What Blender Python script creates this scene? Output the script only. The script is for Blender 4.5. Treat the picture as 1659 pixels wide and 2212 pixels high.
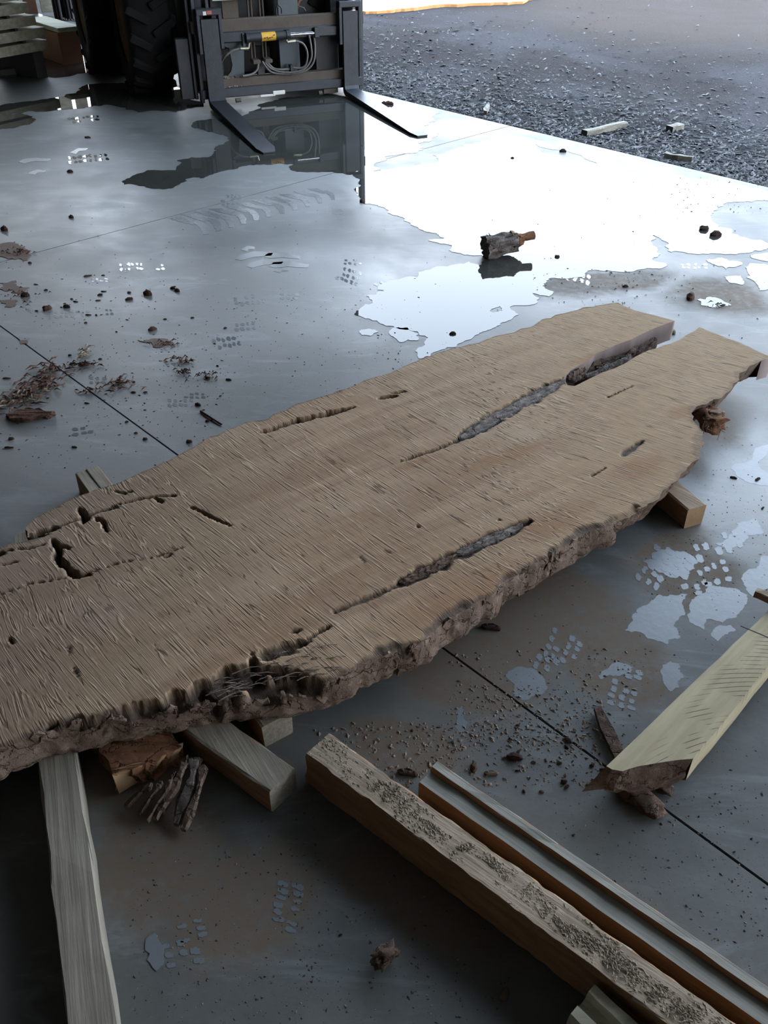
import bpy, bmesh, math, random
import numpy as np
from mathutils import Vector, Matrix, noise, geometry

for o in list(bpy.data.objects): bpy.data.objects.remove(o)
SC = bpy.context.scene
COL = SC.collection

# ------------------------------------------------------------------ camera
F_PX, CAM_H = 1900.0, 1.6
PITCH = math.atan(1435/F_PX)
CX, CY = 829.5, 1106.0
cam = bpy.data.cameras.new('camera'); co = bpy.data.objects.new('camera', cam); COL.objects.link(co)
cam.sensor_fit = 'HORIZONTAL'; cam.sensor_width = 36; cam.lens = F_PX/1659*36
cam.clip_start = .02; cam.clip_end = 300
co.location = (0, 0, CAM_H); co.rotation_euler = (math.pi/2-PITCH, 0, 0)
SC.camera = co

# ------------------------------------------------------------------ sky and exposure
w = bpy.data.worlds.new('sky'); SC.world = w; w.use_nodes = True
nt = w.node_tree; nt.nodes.clear()
n_out = nt.nodes.new('ShaderNodeOutputWorld'); n_bg = nt.nodes.new('ShaderNodeBackground')
n_tc = nt.nodes.new('ShaderNodeTexCoord'); n_sep = nt.nodes.new('ShaderNodeSeparateXYZ'); n_rmp = nt.nodes.new('ShaderNodeValToRGB')
nt.links.new(n_tc.outputs['Generated'], n_sep.inputs[0]); nt.links.new(n_sep.outputs['Z'], n_rmp.inputs[0])
n_rmp.color_ramp.elements[0].position = 0.0; n_rmp.color_ramp.elements[0].color = (1.0, 1.02, 1.05, 1)
n_rmp.color_ramp.elements[1].position = 0.7; n_rmp.color_ramp.elements[1].color = (.58, .785, 1.06, 1)
nt.links.new(n_rmp.outputs[0], n_bg.inputs[0]); n_bg.inputs[1].default_value = 3.0
nt.links.new(n_bg.outputs[0], n_out.inputs[0])
SC.view_settings.view_transform = 'Standard'; SC.view_settings.look = 'None'
SC.view_settings.gamma = 1; SC.view_settings.use_curve_mapping = False
SC.view_settings.exposure = 1.56

# ------------------------------------------------------------------ helpers
cP, sP = math.cos(PITCH), math.sin(PITCH)
def G(px, py, z=0.0):
    """photo pixel -> point of the place on the level plane z"""
    dx = (px-CX)/F_PX; q = (py-CY)/F_PX
    dy = cP-q*sP; dz = -sP-q*cP
    t = (z-CAM_H)/dz
    return Vector((dx*t, dy*t, z))
def px_m(px, py, z=0.0):
    a = G(px-1, py, z); b = G(px+1, py, z)
    return 2/(b-a).length
E_ = Vector((.6867, -.7269, 0)); N_ = Vector((.7269, .6867, 0))   # along the slab edge / out of the shed
def UV(u, v, z=0): return E_*u+N_*v+Vector((0, 0, z))

def tag(o, label=None, cat=None, group=None, kind=None):
    if label: o['label'] = label
    if cat: o['category'] = cat
    if group: o['group'] = group
    if kind: o['kind'] = kind
    return o
def link(name, me, mat=None, parent=None):
    o = bpy.data.objects.new(name, me); COL.objects.link(o)
    if mat and me and not me.materials: me.materials.append(mat)
    if parent: o.parent = parent
    return o
def empty(name, loc=(0, 0, 0), rz=0):
    o = bpy.data.objects.new(name, None); COL.objects.link(o); o.location = loc; o.rotation_euler = (0, 0, rz); o.empty_display_size = .1
    return o
def pyd(name, vs, fs, mat=None, parent=None, smooth=False):
    me = bpy.data.meshes.new(name); me.from_pydata([tuple(v) for v in vs], [], fs); me.update()
    if smooth: me.polygons.foreach_set('use_smooth', [True]*len(me.polygons))
    return link(name, me, mat, parent)

class MB:
    def __init__(s): s.v = []; s.f = []; s.sm = []
    def add(s, vs, fs, smooth=False):
        k = len(s.v); s.v += [tuple(v) for v in vs]; s.f += [tuple(i+k for i in f) for f in fs]; s.sm += [smooth]*len(fs); return s
    def box(s, x0, x1, y0, y1, z0, z1, bev=0.0, M=None):
        bm = bmesh.new(); bmesh.ops.create_cube(bm, size=1)
        for v in bm.verts: v.co = Vector(((x0+x1)/2+v.co.x*(x1-x0), (y0+y1)/2+v.co.y*(y1-y0), (z0+z1)/2+v.co.z*(z1-z0)))
        if bev: bmesh.ops.bevel(bm, geom=bm.edges[:], offset=bev, segments=1, affect='EDGES')
        s.bm(bm, M); return s
    def bm(s, bm, M=None, smooth=False):
        bm.verts.index_update(); vs = [(M @ v.co if M else v.co.copy()) for v in bm.verts]
        s.add(vs, [[v.index for v in f.verts] for f in bm.faces], smooth); bm.free()
    def prism(s, pts, z0, z1, M=None):
        n = len(pts); vs = [Vector((x, y, z0)) for x, y in pts]+[Vector((x, y, z1)) for x, y in pts]
        if M: vs = [M @ v for v in vs]
        s.add(vs, [list(range(n))[::-1], list(range(n, 2*n))]+[[i, (i+1) % n, n+(i+1) % n, n+i] for i in range(n)]); return s
    def tube(s, path, r, n=8, caps=True):
        path = [Vector(p) for p in path]; rs = r if isinstance(r, (list, tuple)) else [r]*len(path)
        rings = []; up = None
        for i, p in enumerate(path):
            t = (path[min(i+1, len(path)-1)]-path[max(i-1, 0)]).normalized()
            if up is None: up = t.orthogonal().normalized()
            up = (up-t*up.dot(t)); up = up.normalized() if up.length > 1e-6 else t.orthogonal().normalized()
            b = t.cross(up); rings.append([p+(up*math.cos(a)+b*math.sin(a))*rs[i] for a in [2*math.pi*k/n for k in range(n)]])
        vs = [v for r_ in rings for v in r_]; fs = []
        for i in range(len(path)-1):
            for k in range(n): fs.append([i*n+k, i*n+(k+1) % n, (i+1)*n+(k+1) % n, (i+1)*n+k])
        s.add(vs, fs, True)
        if caps: s.add(rings[0], [list(range(n))[::-1]]); s.add(rings[-1], [list(range(n))])
        return s
    def lathe(s, prof, n=32, M=None):
        vs = []; fs = []; m = len(prof)          # prof: (axial x, radius); axis = x
        for k in range(n):
            a = 2*math.pi*k/n
            for (x, r) in prof: vs.append(Vector((x, r*math.cos(a), r*math.sin(a))))
        for k in range(n):
            for j in range(m-1): fs.append([k*m+j, k*m+j+1, ((k+1) % n)*m+j+1, ((k+1) % n)*m+j])
        if M: vs = [M @ v for v in vs]
        s.add(vs, fs, True); return s
    def build(s, name, mat, parent=None):
        me = bpy.data.meshes.new(name); me.from_pydata(s.v, [], s.f); me.update()
        me.polygons.foreach_set('use_smooth', s.sm)
        return link(name, me, mat, parent)

def spline(pts, n=12):
    pts = [Vector(p) for p in pts]; out = []
    for i in range(len(pts)-1):
        p0, p1, p2, p3 = pts[max(i-1, 0)], pts[i], pts[i+1], pts[min(i+2, len(pts)-1)]
        for k in range(n):
            t = k/n; out.append(.5*((2*p1)+(p2-p0)*t+(2*p0-5*p1+4*p2-p3)*t*t+(3*p1-p0-3*p2+p3)*t**3))
    out.append(pts[-1]); return out

# ------------------------------------------------------------------ node materials
def mat(name):
    m = bpy.data.materials.new(name); m.use_nodes = True; m.node_tree.nodes.clear()
    return m, NB(m.node_tree)
class NB:
    def __init__(s, t):
        s.t = t; s.o = s.n('OutputMaterial'); s.p = s.n('BsdfPrincipled'); s.l(s.p.outputs[0], s.o.inputs[0])
        s.tc = s.n('TexCoord')
        s.P = s.tc.outputs['Object']
    def n(s, k): return s.t.nodes.new('ShaderNode'+k)
    def l(s, a, b): s.t.links.new(a, b)
    def put(s, sock, v):
        if hasattr(v, 'links') or isinstance(v, bpy.types.NodeSocket): s.l(v, sock)
        else: sock.default_value = v
    def math(s, op, a, b=0.0, c=None, clamp=False):
        n = s.n('Math'); n.operation = op; n.use_clamp = clamp; s.put(n.inputs[0], a); s.put(n.inputs[1], b)
        if c is not None: s.put(n.inputs[2], c)
        return n.outputs[0]
    def map(s, vec, loc=(0, 0, 0), rot=(0, 0, 0), sc=(1, 1, 1), typ='POINT'):
        n = s.n('Mapping'); n.vector_type = typ; s.l(vec, n.inputs['Vector'])
        if typ != 'NORMAL' and 'Location' in n.inputs: n.inputs['Location'].default_value = loc
        n.inputs['Rotation'].default_value = rot; n.inputs['Scale'].default_value = sc; return n.outputs[0]
    def noise(s, scale, detail=4, rough=.55, vec=None, dist=0, out=0):
        n = s.n('TexNoise'); s.l(vec or s.P, n.inputs['Vector']); n.inputs['Scale'].default_value = scale
        n.inputs['Detail'].default_value = detail; n.inputs['Roughness'].default_value = rough; n.inputs['Distortion'].default_value = dist
        return n.outputs[out]
    def vor(s, scale, vec=None, feat='F1', out=0):
        n = s.n('TexVoronoi'); n.feature = feat; s.l(vec or s.P, n.inputs['Vector']); n.inputs['Scale'].default_value = scale; return n.outputs[out]
    def ramp(s, fac, stops):
        n = s.n('ValToRGB'); s.put(n.inputs[0], fac); e = n.color_ramp.elements
        while len(e) < len(stops): e.new(.5)
        for i, (p, c) in enumerate(stops):
            e[i].position = p; e[i].color = (c, c, c, 1) if isinstance(c, (int, float)) else (*c, 1)
        return n.outputs[0]
    def step(s, v, a, b, lo=0.0, hi=1.0):
        n = s.n('MapRange'); n.interpolation_type = 'SMOOTHSTEP'; s.put(n.inputs[0], v)
        n.inputs[1].default_value = a; n.inputs[2].default_value = b; n.inputs[3].default_value = lo; n.inputs[4].default_value = hi
        return n.outputs[0]
    def mix(s, fac, a, b, mode='MIX'):
        n = s.n('Mix'); n.data_type = 'RGBA'; n.blend_type = mode; s.put(n.inputs[0], fac)
        for i, v in ((6, a), (7, b)):
            if isinstance(v, tuple): n.inputs[i].default_value = (*v, 1)[:4]
            else: s.l(v, n.inputs[i])
        return n.outputs[2]
    def bump(s, h, strength=.5, dist=.01, norm=None):
        n = s.n('Bump'); s.l(h, n.inputs['Height']); n.inputs['Strength'].default_value = strength; n.inputs['Distance'].default_value = dist
        if norm: s.l(norm, n.inputs['Normal'])
        return n.outputs[0]
    def set(s, color=None, rough=None, normal=None, metal=None, spec=None, ior=None):
        i = s.p.inputs
        if color is not None: s.put(i['Base Color'], (*color, 1) if isinstance(color, tuple) else color)
        if rough is not None: s.put(i['Roughness'], rough)
        if normal is not None: s.l(normal, i['Normal'])
        if metal is not None: s.put(i['Metallic'], metal)
        if spec is not None: s.put(i['Specular IOR Level'], spec)
        if ior is not None: i['IOR'].default_value = ior

def simple(name, c1, c2, scale=8, rough=.6, metal=0, bump=.2, bscale=60, spec=.5, bdist=.004, stretch=(1, 1, 1)):
    m, b = mat(name); v = b.map(b.P, sc=stretch)
    b.set(b.mix(b.noise(scale, 5, .6, v), c1, c2), rough, b.bump(b.noise(bscale, 3, .6, v), bump, bdist), metal, spec)
    return m

def blob(b, vec, px, py, rx, ry, rot=0, soft=.6):
    """soft elliptic stain on the floor centred under pixel, radii in metres"""
    c = G(px, py); m = b.map(vec, loc=(c.x, c.y, 0), rot=(0, 0, rot), sc=(rx, ry, 1), typ='TEXTURE')
    n = b.n('VectorMath'); n.operation = 'LENGTH'; b.l(m, n.inputs[0])
    return b.step(n.outputs['Value'], 1.0, 1.0-soft)

def concrete():
    m, b = mat('concrete')
    flat = b.map(b.P, sc=(1, 1, 0))
    wob = b.n('VectorMath'); wob.operation = 'MULTIPLY_ADD'
    nz = b.noise(5, 5, .65, flat, out=1); b.l(nz, wob.inputs[0]); wob.inputs[1].default_value = (.22, .22, 0)
    sh = b.n('VectorMath'); sh.operation = 'SUBTRACT'; b.l(flat, sh.inputs[0]); sh.inputs[1].default_value = (.11, .11, 0); b.l(sh.outputs[0], wob.inputs[2])
    wv = wob.outputs[0]
    big = b.noise(1.1, 6, .6, flat, .4); mid = b.noise(6, 6, .62, flat); fine = b.noise(90, 3, .6, flat)
    col = b.mix(b.step(big, .32, .68), (.080, .083, .080), (.108, .112, .108))
    col = b.mix(b.math('MULTIPLY', b.step(mid, .35, .75), .5), col, (.130, .136, .134))
    col = b.mix(b.math('MULTIPLY', b.step(fine, .4, .75), .18), col, (.066, .067, .066))
    trowel_sheen = b.noise(2.2, 7, .7, b.map(flat, rot=(0, 0, .8), sc=(1, 3.2, 1)), 1.5)
    col = b.mix(b.math('MULTIPLY', b.step(trowel_sheen, .5, .72), .65), col, (.170, .186, .194))  # trowel streaks, painted brighter to lift the floor's sheen
    dust = None
    for a in [(1150, 1290, .26, .36, .7, .7), (1040, 1440, .28, .2, .5, .7), (1310, 1400, .18, .26, .6, .6), (1480, 1240, .2, .2, .5, .8), (880, 1620, .2, .1, -.4, .8),
              (330, 1840, .17, .24, .3, .8), (520, 1930, .2, .17, 0, .8), (1440, 1190, .2, .09, .5, .8), (1300, 610, .5, .18, .3, .8),
              (300, 1660, .2, .12, .2, .7), (900, 1940, .25, .12, -.6, .8), (1560, 640, .3, .3, 0, .9), (1500, 900, .16, .28, .5, .9)]:
        d = blob(b, wv, *a); dust = d if dust is None else b.math('MAXIMUM', dust, d)
    dgrain = b.step(b.noise(34, 5, .7, flat), .28, .62, .45, 1)
    dfac = b.math('MULTIPLY', b.math('MULTIPLY', b.math('MULTIPLY', dust, 1.6, clamp=True), dgrain), .92)
    col = b.mix(dfac, col, (.118, .090, .064))
    wet = None
    for a in [(1150, 640, .55, .25, .2, .7), (900, 560, .5, .3, .3, .8), (640, 480, 1.0, .5, .6, .9), (600, 250, 1.3, .7, .3, .7), (1400, 580, .6, .3, -.2, .8),
              (620, 560, .5, .3, .3, .9), (1000, 280, .5, .35, 0, .8), (250, 230, 1.0, .5, .2, .9)]:
        d = blob(b, wv, *a); wet = d if wet is None else b.math('MAXIMUM', wet, d)
    col = b.mix(b.math('MULTIPLY', wet, .38), col, (.066, .075, .079))
    rgh = b.math('ADD', b.step(big, .3, .7, .33, .46), b.math('MULTIPLY', dfac, .4))
    rgh = b.math('SUBTRACT', rgh, b.math('MULTIPLY', wet, .08))
    rgh = b.math('ADD', rgh, b.math('MULTIPLY', b.step(mid, .3, .7), .08))
    nrm = b.bump(b.math('ADD', b.noise(14, 5, .6, flat), b.math('MULTIPLY', fine, .25)), .10, .006)
    damp = None
    for a in [(150, 700, 1.6, 1.1, .3, .7), (250, 420, 2.6, 1.3, .4, .7), (620, 620, .9, .9, .3, .8), (150, 1000, .7, .9, 0, .8), (640, 420, 1.2, .6, .6, .8), (1560, 1000, .5, .9, .3, .9)]:
        d = blob(b, wv, *a); damp = d if damp is None else b.math('MAXIMUM', damp, d)
    b.set(col, rgh, nrm, spec=b.step(damp, 0, 1, .16, .70))
    return m
def water_mat():
    m, b = mat('standing_water')
    col = b.mix(b.noise(3, 5), (.024, .025, .022), (.045, .046, .042))
    b.set(col, .015, b.bump(b.noise(1.6, 2, .4), .02, .01), ior=1.36); return m
def damp_mat(name, c1, c2, r): 
    m, b = mat(name); b.set(b.mix(b.noise(30, 5), c1, c2), r, b.bump(b.noise(50, 4), .1, .004)); return m
def gravel_mat():
    m, b = mat('wet_gravel')
    f = b.noise(28, 6, .75); v = b.vor(70); big = b.noise(.55, 5, .6, None, .6)
    col = b.mix(b.step(f, .3, .72), (.019, .0165, .017), (.058, .052, .053))
    col = b.mix(b.math('MULTIPLY', b.step(v, .05, .35), .35), (.009, .008, .008), col)
    col = b.mix(b.math('MULTIPLY', b.step(big, .42, .62), .75), col, (.043, .041, .045))
    tan = b.map(b.P, loc=(5.8, 13.2, 0), rot=(0, 0, .1), sc=(5.2, 4.0, 1), typ='TEXTURE'); ln = b.n('VectorMath'); ln.operation = 'LENGTH'; b.l(tan, ln.inputs[0])
    col = b.mix(b.math('MULTIPLY', b.step(b.math('ADD', ln.outputs['Value'], b.math('MULTIPLY', big, .8)), 1.55, .95), .7), col, (.066, .050, .041))
    b.set(col, .75, b.bump(b.math('ADD', f, v), .6, .02), spec=.03); return m
def slab_wood():
    m, b = mat('rough_sawn_hardwood')
    fl = b.map(b.P, sc=(1, 1, 0))
    sep = b.n('SeparateXYZ'); b.l(b.P, sep.inputs[0])
    def marks(ang, across, along, seed):
        v = b.map(fl, rot=(0, 0, math.radians(-ang)), loc=(seed, seed*.7, 0))
        return b.noise(1.0, .3, .5, b.map(v, sc=(along, across, 1)), 0)
    fx = b.math('ADD', sep.outputs['X'], b.math('MULTIPLY', b.noise(2.5, 2), .5))
    pos = b.step(fx, .35, .95)
    posl = b.step(fx, -.25, -.55)
    a = b.mix(pos, marks(-48, 100, 4.5, 0), marks(-34, 115, 4, 3.1)); a = b.mix(b.math('MULTIPLY', posl, b.step(b.noise(4, 2), .42, .6)), a, marks(-60, 88, 4.5, 5.7))
    a2 = b.mix(pos, marks(-47, 210, 16, 1.3), marks(-35, 230, 14, 4.4))
    along = b.map(fl, rot=(0, 0, math.radians(-31)))                       # the grain runs along the slab
    gr = b.noise(1.0, 6, .6, b.map(along, sc=(1.2, 9, 1)), .8)
    gr2 = b.noise(1.0, 4, .6, b.map(along, sc=(5, 40, 1)), .4)
    big = b.noise(2.4, 5, .6, fl)
    col = b.mix(b.step(gr, .3, .7), (.205, .130, .074), (.282, .198, .124))
    col = b.mix(b.math('MULTIPLY', b.step(big, .52, .75), .6), col, (.325, .265, .205))
    col = b.mix(b.math('MULTIPLY', b.step(gr2, .55, .8), .4), col, (.20, .118, .062))
    grey = b.step(fx, .12, -.75)
    col = b.mix(b.math('MULTIPLY', grey, .7), col, (.128, .097, .075))
    col = b.mix(b.math('MULTIPLY', b.step(fx, .4, 1.1), .75), col, (.245, .165, .090))
    stain = None
    for (px, py, rx, ry) in [(1190, 1130, .16, .07), (1090, 985, .22, .035), (1290, 770, .18, .04), (1480, 890, .1, .05), (1000, 1290, .3, .09), (1380, 1010, .12, .06), (900, 1000, .12, .03)]:
        cc = G(px, py, .15); t = b.map(fl, loc=(cc.x, cc.y, 0), rot=(0, 0, math.radians(32)), sc=(rx, ry, 1), typ='TEXTURE'); ln = b.n('VectorMath'); ln.operation = 'LENGTH'; b.l(t, ln.inputs[0])
        d = b.step(b.math('ADD', ln.outputs['Value'], b.math('MULTIPLY', gr2, .7)), 1.45, .6); stain = d if stain is None else b.math('MAXIMUM', stain, d)
    col = b.mix(b.math('MULTIPLY', stain, .6), col, (.185, .088, .04))
    rgn = b.step(b.noise(3.5, 3, .5, fl), .3, .6, .55, 1)
    brk_ = b.step(b.noise(1.0, 2, .5, b.map(b.map(fl, rot=(0, 0, math.radians(44))), sc=(20, 34, 1))), .40, .56, .12, 1)
    rgn = b.math('MULTIPLY', rgn, brk_)
    lin = lambda c_, w_: b.step(b.math('ABSOLUTE', b.math('SUBTRACT', a, c_)), w_, w_*.25)
    dk, lt = lin(.445, .034), lin(.535, .04)  # dark saw lines; the pale lines beside them paint in ridge shading
    dark = b.math('MULTIPLY', dk, rgn)
    col = b.mix(b.math('MULTIPLY', dark, .85), col, (.06, .039, .026))
    col = b.mix(b.math('MULTIPLY', b.math('MULTIPLY', lt, rgn), .34), col, (.38, .305, .22))
    col = b.mix(b.math('MULTIPLY', b.step(a2, .42, .3), .4), col, (.08, .052, .034))
    at = b.n('Attribute'); at.attribute_name = 'bark'; bk = b.math('MULTIPLY', at.outputs['Fac'], 1.0, clamp=True)
    brk = b.mix(b.noise(45, 6, .7), (.022, .014, .011), (.125, .092, .072))
    col = b.mix(bk, col, brk)
    h = b.math('ADD', b.math('MULTIPLY', b.math('SUBTRACT', b.math('MULTIPLY', lt, rgn), dark), .45), b.math('MULTIPLY', a2, .15))
    h = b.math('ADD', h, b.math('MULTIPLY', b.math('MULTIPLY', b.noise(60, 5, .7), bk), 1.5))
    b.set(col, .85, b.bump(h, .42, .006), spec=.2); return m
def bark_mat(name, c1, c2, c3, scale=1.0):
    m, b = mat(name)
    f = b.noise(14*scale, 7, .7); v = b.vor(26*scale, b.map(b.P, rot=(0, 0, -.55), sc=(.5, 1, 1.4)))
    col = b.mix(b.step(f, .3, .7), c1, c2); col = b.mix(b.math('MULTIPLY', b.step(b.noise(55*scale, 4, .7), .5, .72), .7), col, c3)
    col = b.mix(b.math('MULTIPLY', b.step(v, .1, .0), .8), col, tuple(x*.3 for x in c1))
    wp = b.n('VectorMath'); wp.operation = 'MULTIPLY_ADD'; b.l(b.noise(22*scale, 4, .6, out=1), wp.inputs[0]); wp.inputs[1].default_value = (.07/scale, .07/scale, .07/scale); b.l(b.P, wp.inputs[2])
    crk = b.vor(26*scale, b.map(wp.outputs[0], rot=(0, 0, -.55), sc=(.32, 1, 1.0)), 'DISTANCE_TO_EDGE')
    crk = b.step(b.math('ADD', crk, b.math('MULTIPLY', b.noise(40*scale, 3), .14)), .115, .05)
    col = b.mix(b.math('MULTIPLY', crk, .6), col, tuple(x*.28 for x in c1))
    b.set(col, .9, b.bump(b.math('SUBTRACT', b.math('ADD', b.noise(70*scale, 6, .75), v), crk), .8, .008), spec=.15); return m
def sawn(name, c1, c2, ang=0, across=60, along=4, dark=.4, rough=.8, arc=None):
    m, b = mat(name); v = b.map(b.P, rot=(0, 0, math.radians(-ang)))
    g = b.noise(1, 5, .6, b.map(v, sc=(along, across, across))); big = b.noise(6, 4)
    col = b.mix(b.step(g, .3, .7), c1, c2); col = b.mix(b.math('MULTIPLY', b.step(big, .45, .7), dark), col, tuple(x*.6 for x in c1))
    h = g
    if arc:
        t = b.map(b.P, loc=arc[0], typ='TEXTURE'); ln = b.n('VectorMath'); ln.operation = 'LENGTH'; b.l(b.map(t, sc=(1, 1, 0)), ln.inputs[0])
        ww = b.math('SINE', b.math('ADD', b.math('MULTIPLY', ln.outputs['Value'], arc[1]), b.math('MULTIPLY', b.noise(5, 2), 3)))
        mk = b.math('MULTIPLY', b.step(ww, .78, .98), b.step(b.noise(12, 3, .5), .45, .58))
        cb = G(arc[2][0], arc[2][1], .09); tt = b.map(b.P, loc=(cb.x, cb.y, 0), rot=(0, 0, math.radians(45)), sc=(.45, .065, 1), typ='TEXTURE'); l2 = b.n('VectorMath'); l2.operation = 'LENGTH'; b.l(b.map(tt, sc=(1, 1, 0)), l2.inputs[0])
        mk = b.math('MULTIPLY', mk, b.step(l2.outputs['Value'], 1.1, .6))
        col = b.mix(b.math('MULTIPLY', mk, .75), col, (.06, .042, .02)); h = b.math('SUBTRACT', g, b.math('MULTIPLY', mk, .8))
    b.set(col, rough, b.bump(h, .45, .004), spec=.25); return m

MT = dict(
    concrete=concrete(), water=water_mat(), gravel=gravel_mat(), slab=slab_wood(),
    damp=damp_mat('damp_print', (.06, .068, .074), (.082, .09, .096), .24),
    clean=damp_mat('washed_concrete', (.105, .119, .130), (.135, .152, .165), .34),
    film=damp_mat('thin_wet_film', (.07, .08, .084), (.095, .105, .11), .10),
    mud=damp_mat('sawdust_mud', (.07, .045, .035), (.115, .078, .06), .8),
    joint=damp_mat('joint_filler', (.03, .028, .026), (.055, .05, .045), .9),
    bark=bark_mat('bark', (.055, .036, .027), (.135, .092, .068), (.19, .145, .115)),
    edgebark=bark_mat('slab_bark', (.10, .068, .050), (.18, .128, .098), (.25, .19, .15)),
    greybark=bark_mat('weathered_bark', (.085, .07, .062), (.19, .165, .15), (.30, .27, .25)),
    redbark=bark_mat('red_inner_bark', (.10, .045, .024), (.20, .095, .05), (.28, .16, .10)),
    chip=bark_mat('bark_chip', (.035, .024, .022), (.10, .055, .045), (.16, .10, .08), 3),
    chipr=bark_mat('red_bark_chip', (.075, .038, .029), (.145, .08, .058), (.22, .14, .105), 3),
    chipp=bark_mat('pale_wood_chip', (.17, .14, .11), (.30, .25, .19), (.40, .34, .27), 3),
    bearer=sawn('grey_sawn_pine', (.165, .145, .11), (.25, .222, .172), -57, 90, 5, .3),
    bearer2=sawn('brown_sawn_pine', (.20, .15, .10), (.30, .235, .165), -48, 90, 5, .3),
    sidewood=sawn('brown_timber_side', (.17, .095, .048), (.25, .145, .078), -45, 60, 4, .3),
    endg=simple('end_grain', (.26, .15, .07), (.38, .25, .14), 20, .85),
    long=sawn('weathered_pine', (.15, .136, .107), (.215, .195, .157), -70, 70, 3, .3),
    beam=sawn('dusty_rough_pine', (.22, .172, .125), (.32, .258, .195), -39, 120, 9, .45, .9),
    mold=sawn('grey_green_pine', (.175, .172, .148), (.25, .245, .212), -41, 80, 3, .3, .8),
    cant=sawn('fresh_sawn_pine', (.265, .228, .142), (.345, .302, .198), 45, 40, 4, .25, .8, ((.83, .70, 0), 480, (1590, 1500))),
    stack=sawn('pale_stacked_pine', (.30, .29, .22), (.44, .42, .33), 8, 30, 2, .3, .85),
    cutend=simple('weathered_cut_end', (.13, .095, .085), (.20, .15, .135), 12, .85),
    redwood=simple('reddish_timber', (.14, .065, .035), (.24, .115, .06), 5, .8),
    dark=simple('dark_scrap', (.02, .019, .02), (.05, .046, .046), 6, .8),  # near-black tone for scrap, bunks, spacer sticks and the left wall
    orange=simple('orange_sheet', (.55, .20, .09), (.68, .27, .13), 4, .7),
    pale=simple('pale_sheet', (.42, .42, .45), (.55, .55, .58), 4, .7),
    steel=simple('worn_black_steel', (.022, .024, .028), (.05, .053, .06), 14, .42, .55, .15, 80),
    steel2=simple('grey_steel_plate', (.045, .055, .062), (.075, .088, .095), 9, .5, .3, .12, 60),
    black=simple('black_paint', (.008, .009, .01), (.02, .02, .021), 8, .6),
    dirty=simple('rusty_dirty_steel', (.045, .035, .026), (.10, .08, .06), 10, .75, .2, .4, 50),
    rubber=simple('rubber', (.006, .006, .007), (.015, .014, .013), 9, .9, 0, .4, 40, .15),
    hub=simple('mud_caked_hub', (.05, .027, .012), (.11, .065, .03), 9, .85),
    hose=simple('hydraulic_hose', (.06, .058, .052), (.13, .125, .112), 30, .6),
    chrome=simple('chrome', (.75, .75, .78), (.85, .85, .88), 3, .12, 1.0, 0, 10),
    brass=simple('plated_fitting', (.38, .36, .25), (.55, .52, .40), 20, .35, .8, .1),
    yellow=simple('yellow_sticker', (.50, .27, .02), (.62, .36, .04), 30, .5),
    ink=simple('sticker_print', (.20, .05, .005), (.10, .03, .01), 30, .5),
    white=simple('pale_label', (.5, .49, .46), (.62, .61, .58), 30, .6),
    red=simple('red_paint_worn', (.30, .06, .05), (.42, .11, .09), 40, .6),
    palebar=simple('pale_green_bar', (.42, .50, .40), (.52, .60, .50), 10, .5),
    bluepanel=simple('pale_blue_panel', (.17, .24, .36), (.24, .33, .48), 12, .5),
    body=simple('machine_paint', (.16, .10, .03), (.24, .15, .05), 3, .6),
    sheet=simple('dark_sheet_metal', (.26, .235, .205), (.34, .31, .27), 2, .7),
    leaf=simple('leaf_litter', (.42, .17, .05), (.62, .30, .11), 16, .9, 0, .6, 60),
    shav=simple('shaving', (.19, .155, .12), (.33, .28, .22), 40, .95),
    dustc=simple('sawdust_crumb', (.11, .082, .06), (.21, .165, .125), 40, .95),
    dustd=simple('dark_crumb', (.03, .025, .022), (.075, .058, .048), 40, .95),
    gchip=simple('yard_chip', (.035, .032, .032), (.13, .122, .122), 25, .7),
    gchipd=simple('dark_yard_chip', (.010, .009, .010), (.03, .027, .026), 25, .7),
)

def rnd(seed): return random.Random(seed)
def fractal(poly, iters, amp, R, closed=True):
    """midpoint displacement; poly of 2D tuples"""
    for it in range(iters):
        out = []; n = len(poly)
        for i in range(n if closed else n-1):
            a, b = poly[i], poly[(i+1) % n]; dx, dy = b[0]-a[0], b[1]-a[1]; L = math.hypot(dx, dy)
            k = R.gauss(0, amp)
            out += [a, ((a[0]+b[0])/2-dy*k, (a[1]+b[1])/2+dx*k)]
        if not closed: out.append(poly[-1])
        poly = out
    return poly
def gp(pts, z=0): return [tuple(G(x, y, z)[:2]) for x, y in pts]
def flat_poly(name, outer, z0, z1, m, parent=None, holes=()):
    loops = [outer]+list(holes); vs = [Vector((x, y, z1)) for L in loops for x, y in L]
    tris = geometry.tessellate_polygon([[Vector((x, y, 0)) for x, y in L] for L in loops])
    fs = []
    for t in tris:
        a, b, c = [vs[i] for i in t]
        fs.append(tuple(t) if (b-a).cross(c-a).z > 0 else tuple(t)[::-1])
    k = len(vs); vs += [Vector((v.x, v.y, z0)) for v in vs]; o = 0
    for L in loops:
        n = len(L)
        for i in range(n): fs.append((o+i, k+o+i, k+o+(i+1) % n, o+(i+1) % n))
        o += n
    return pyd(name, vs, fs, m, parent)

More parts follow.
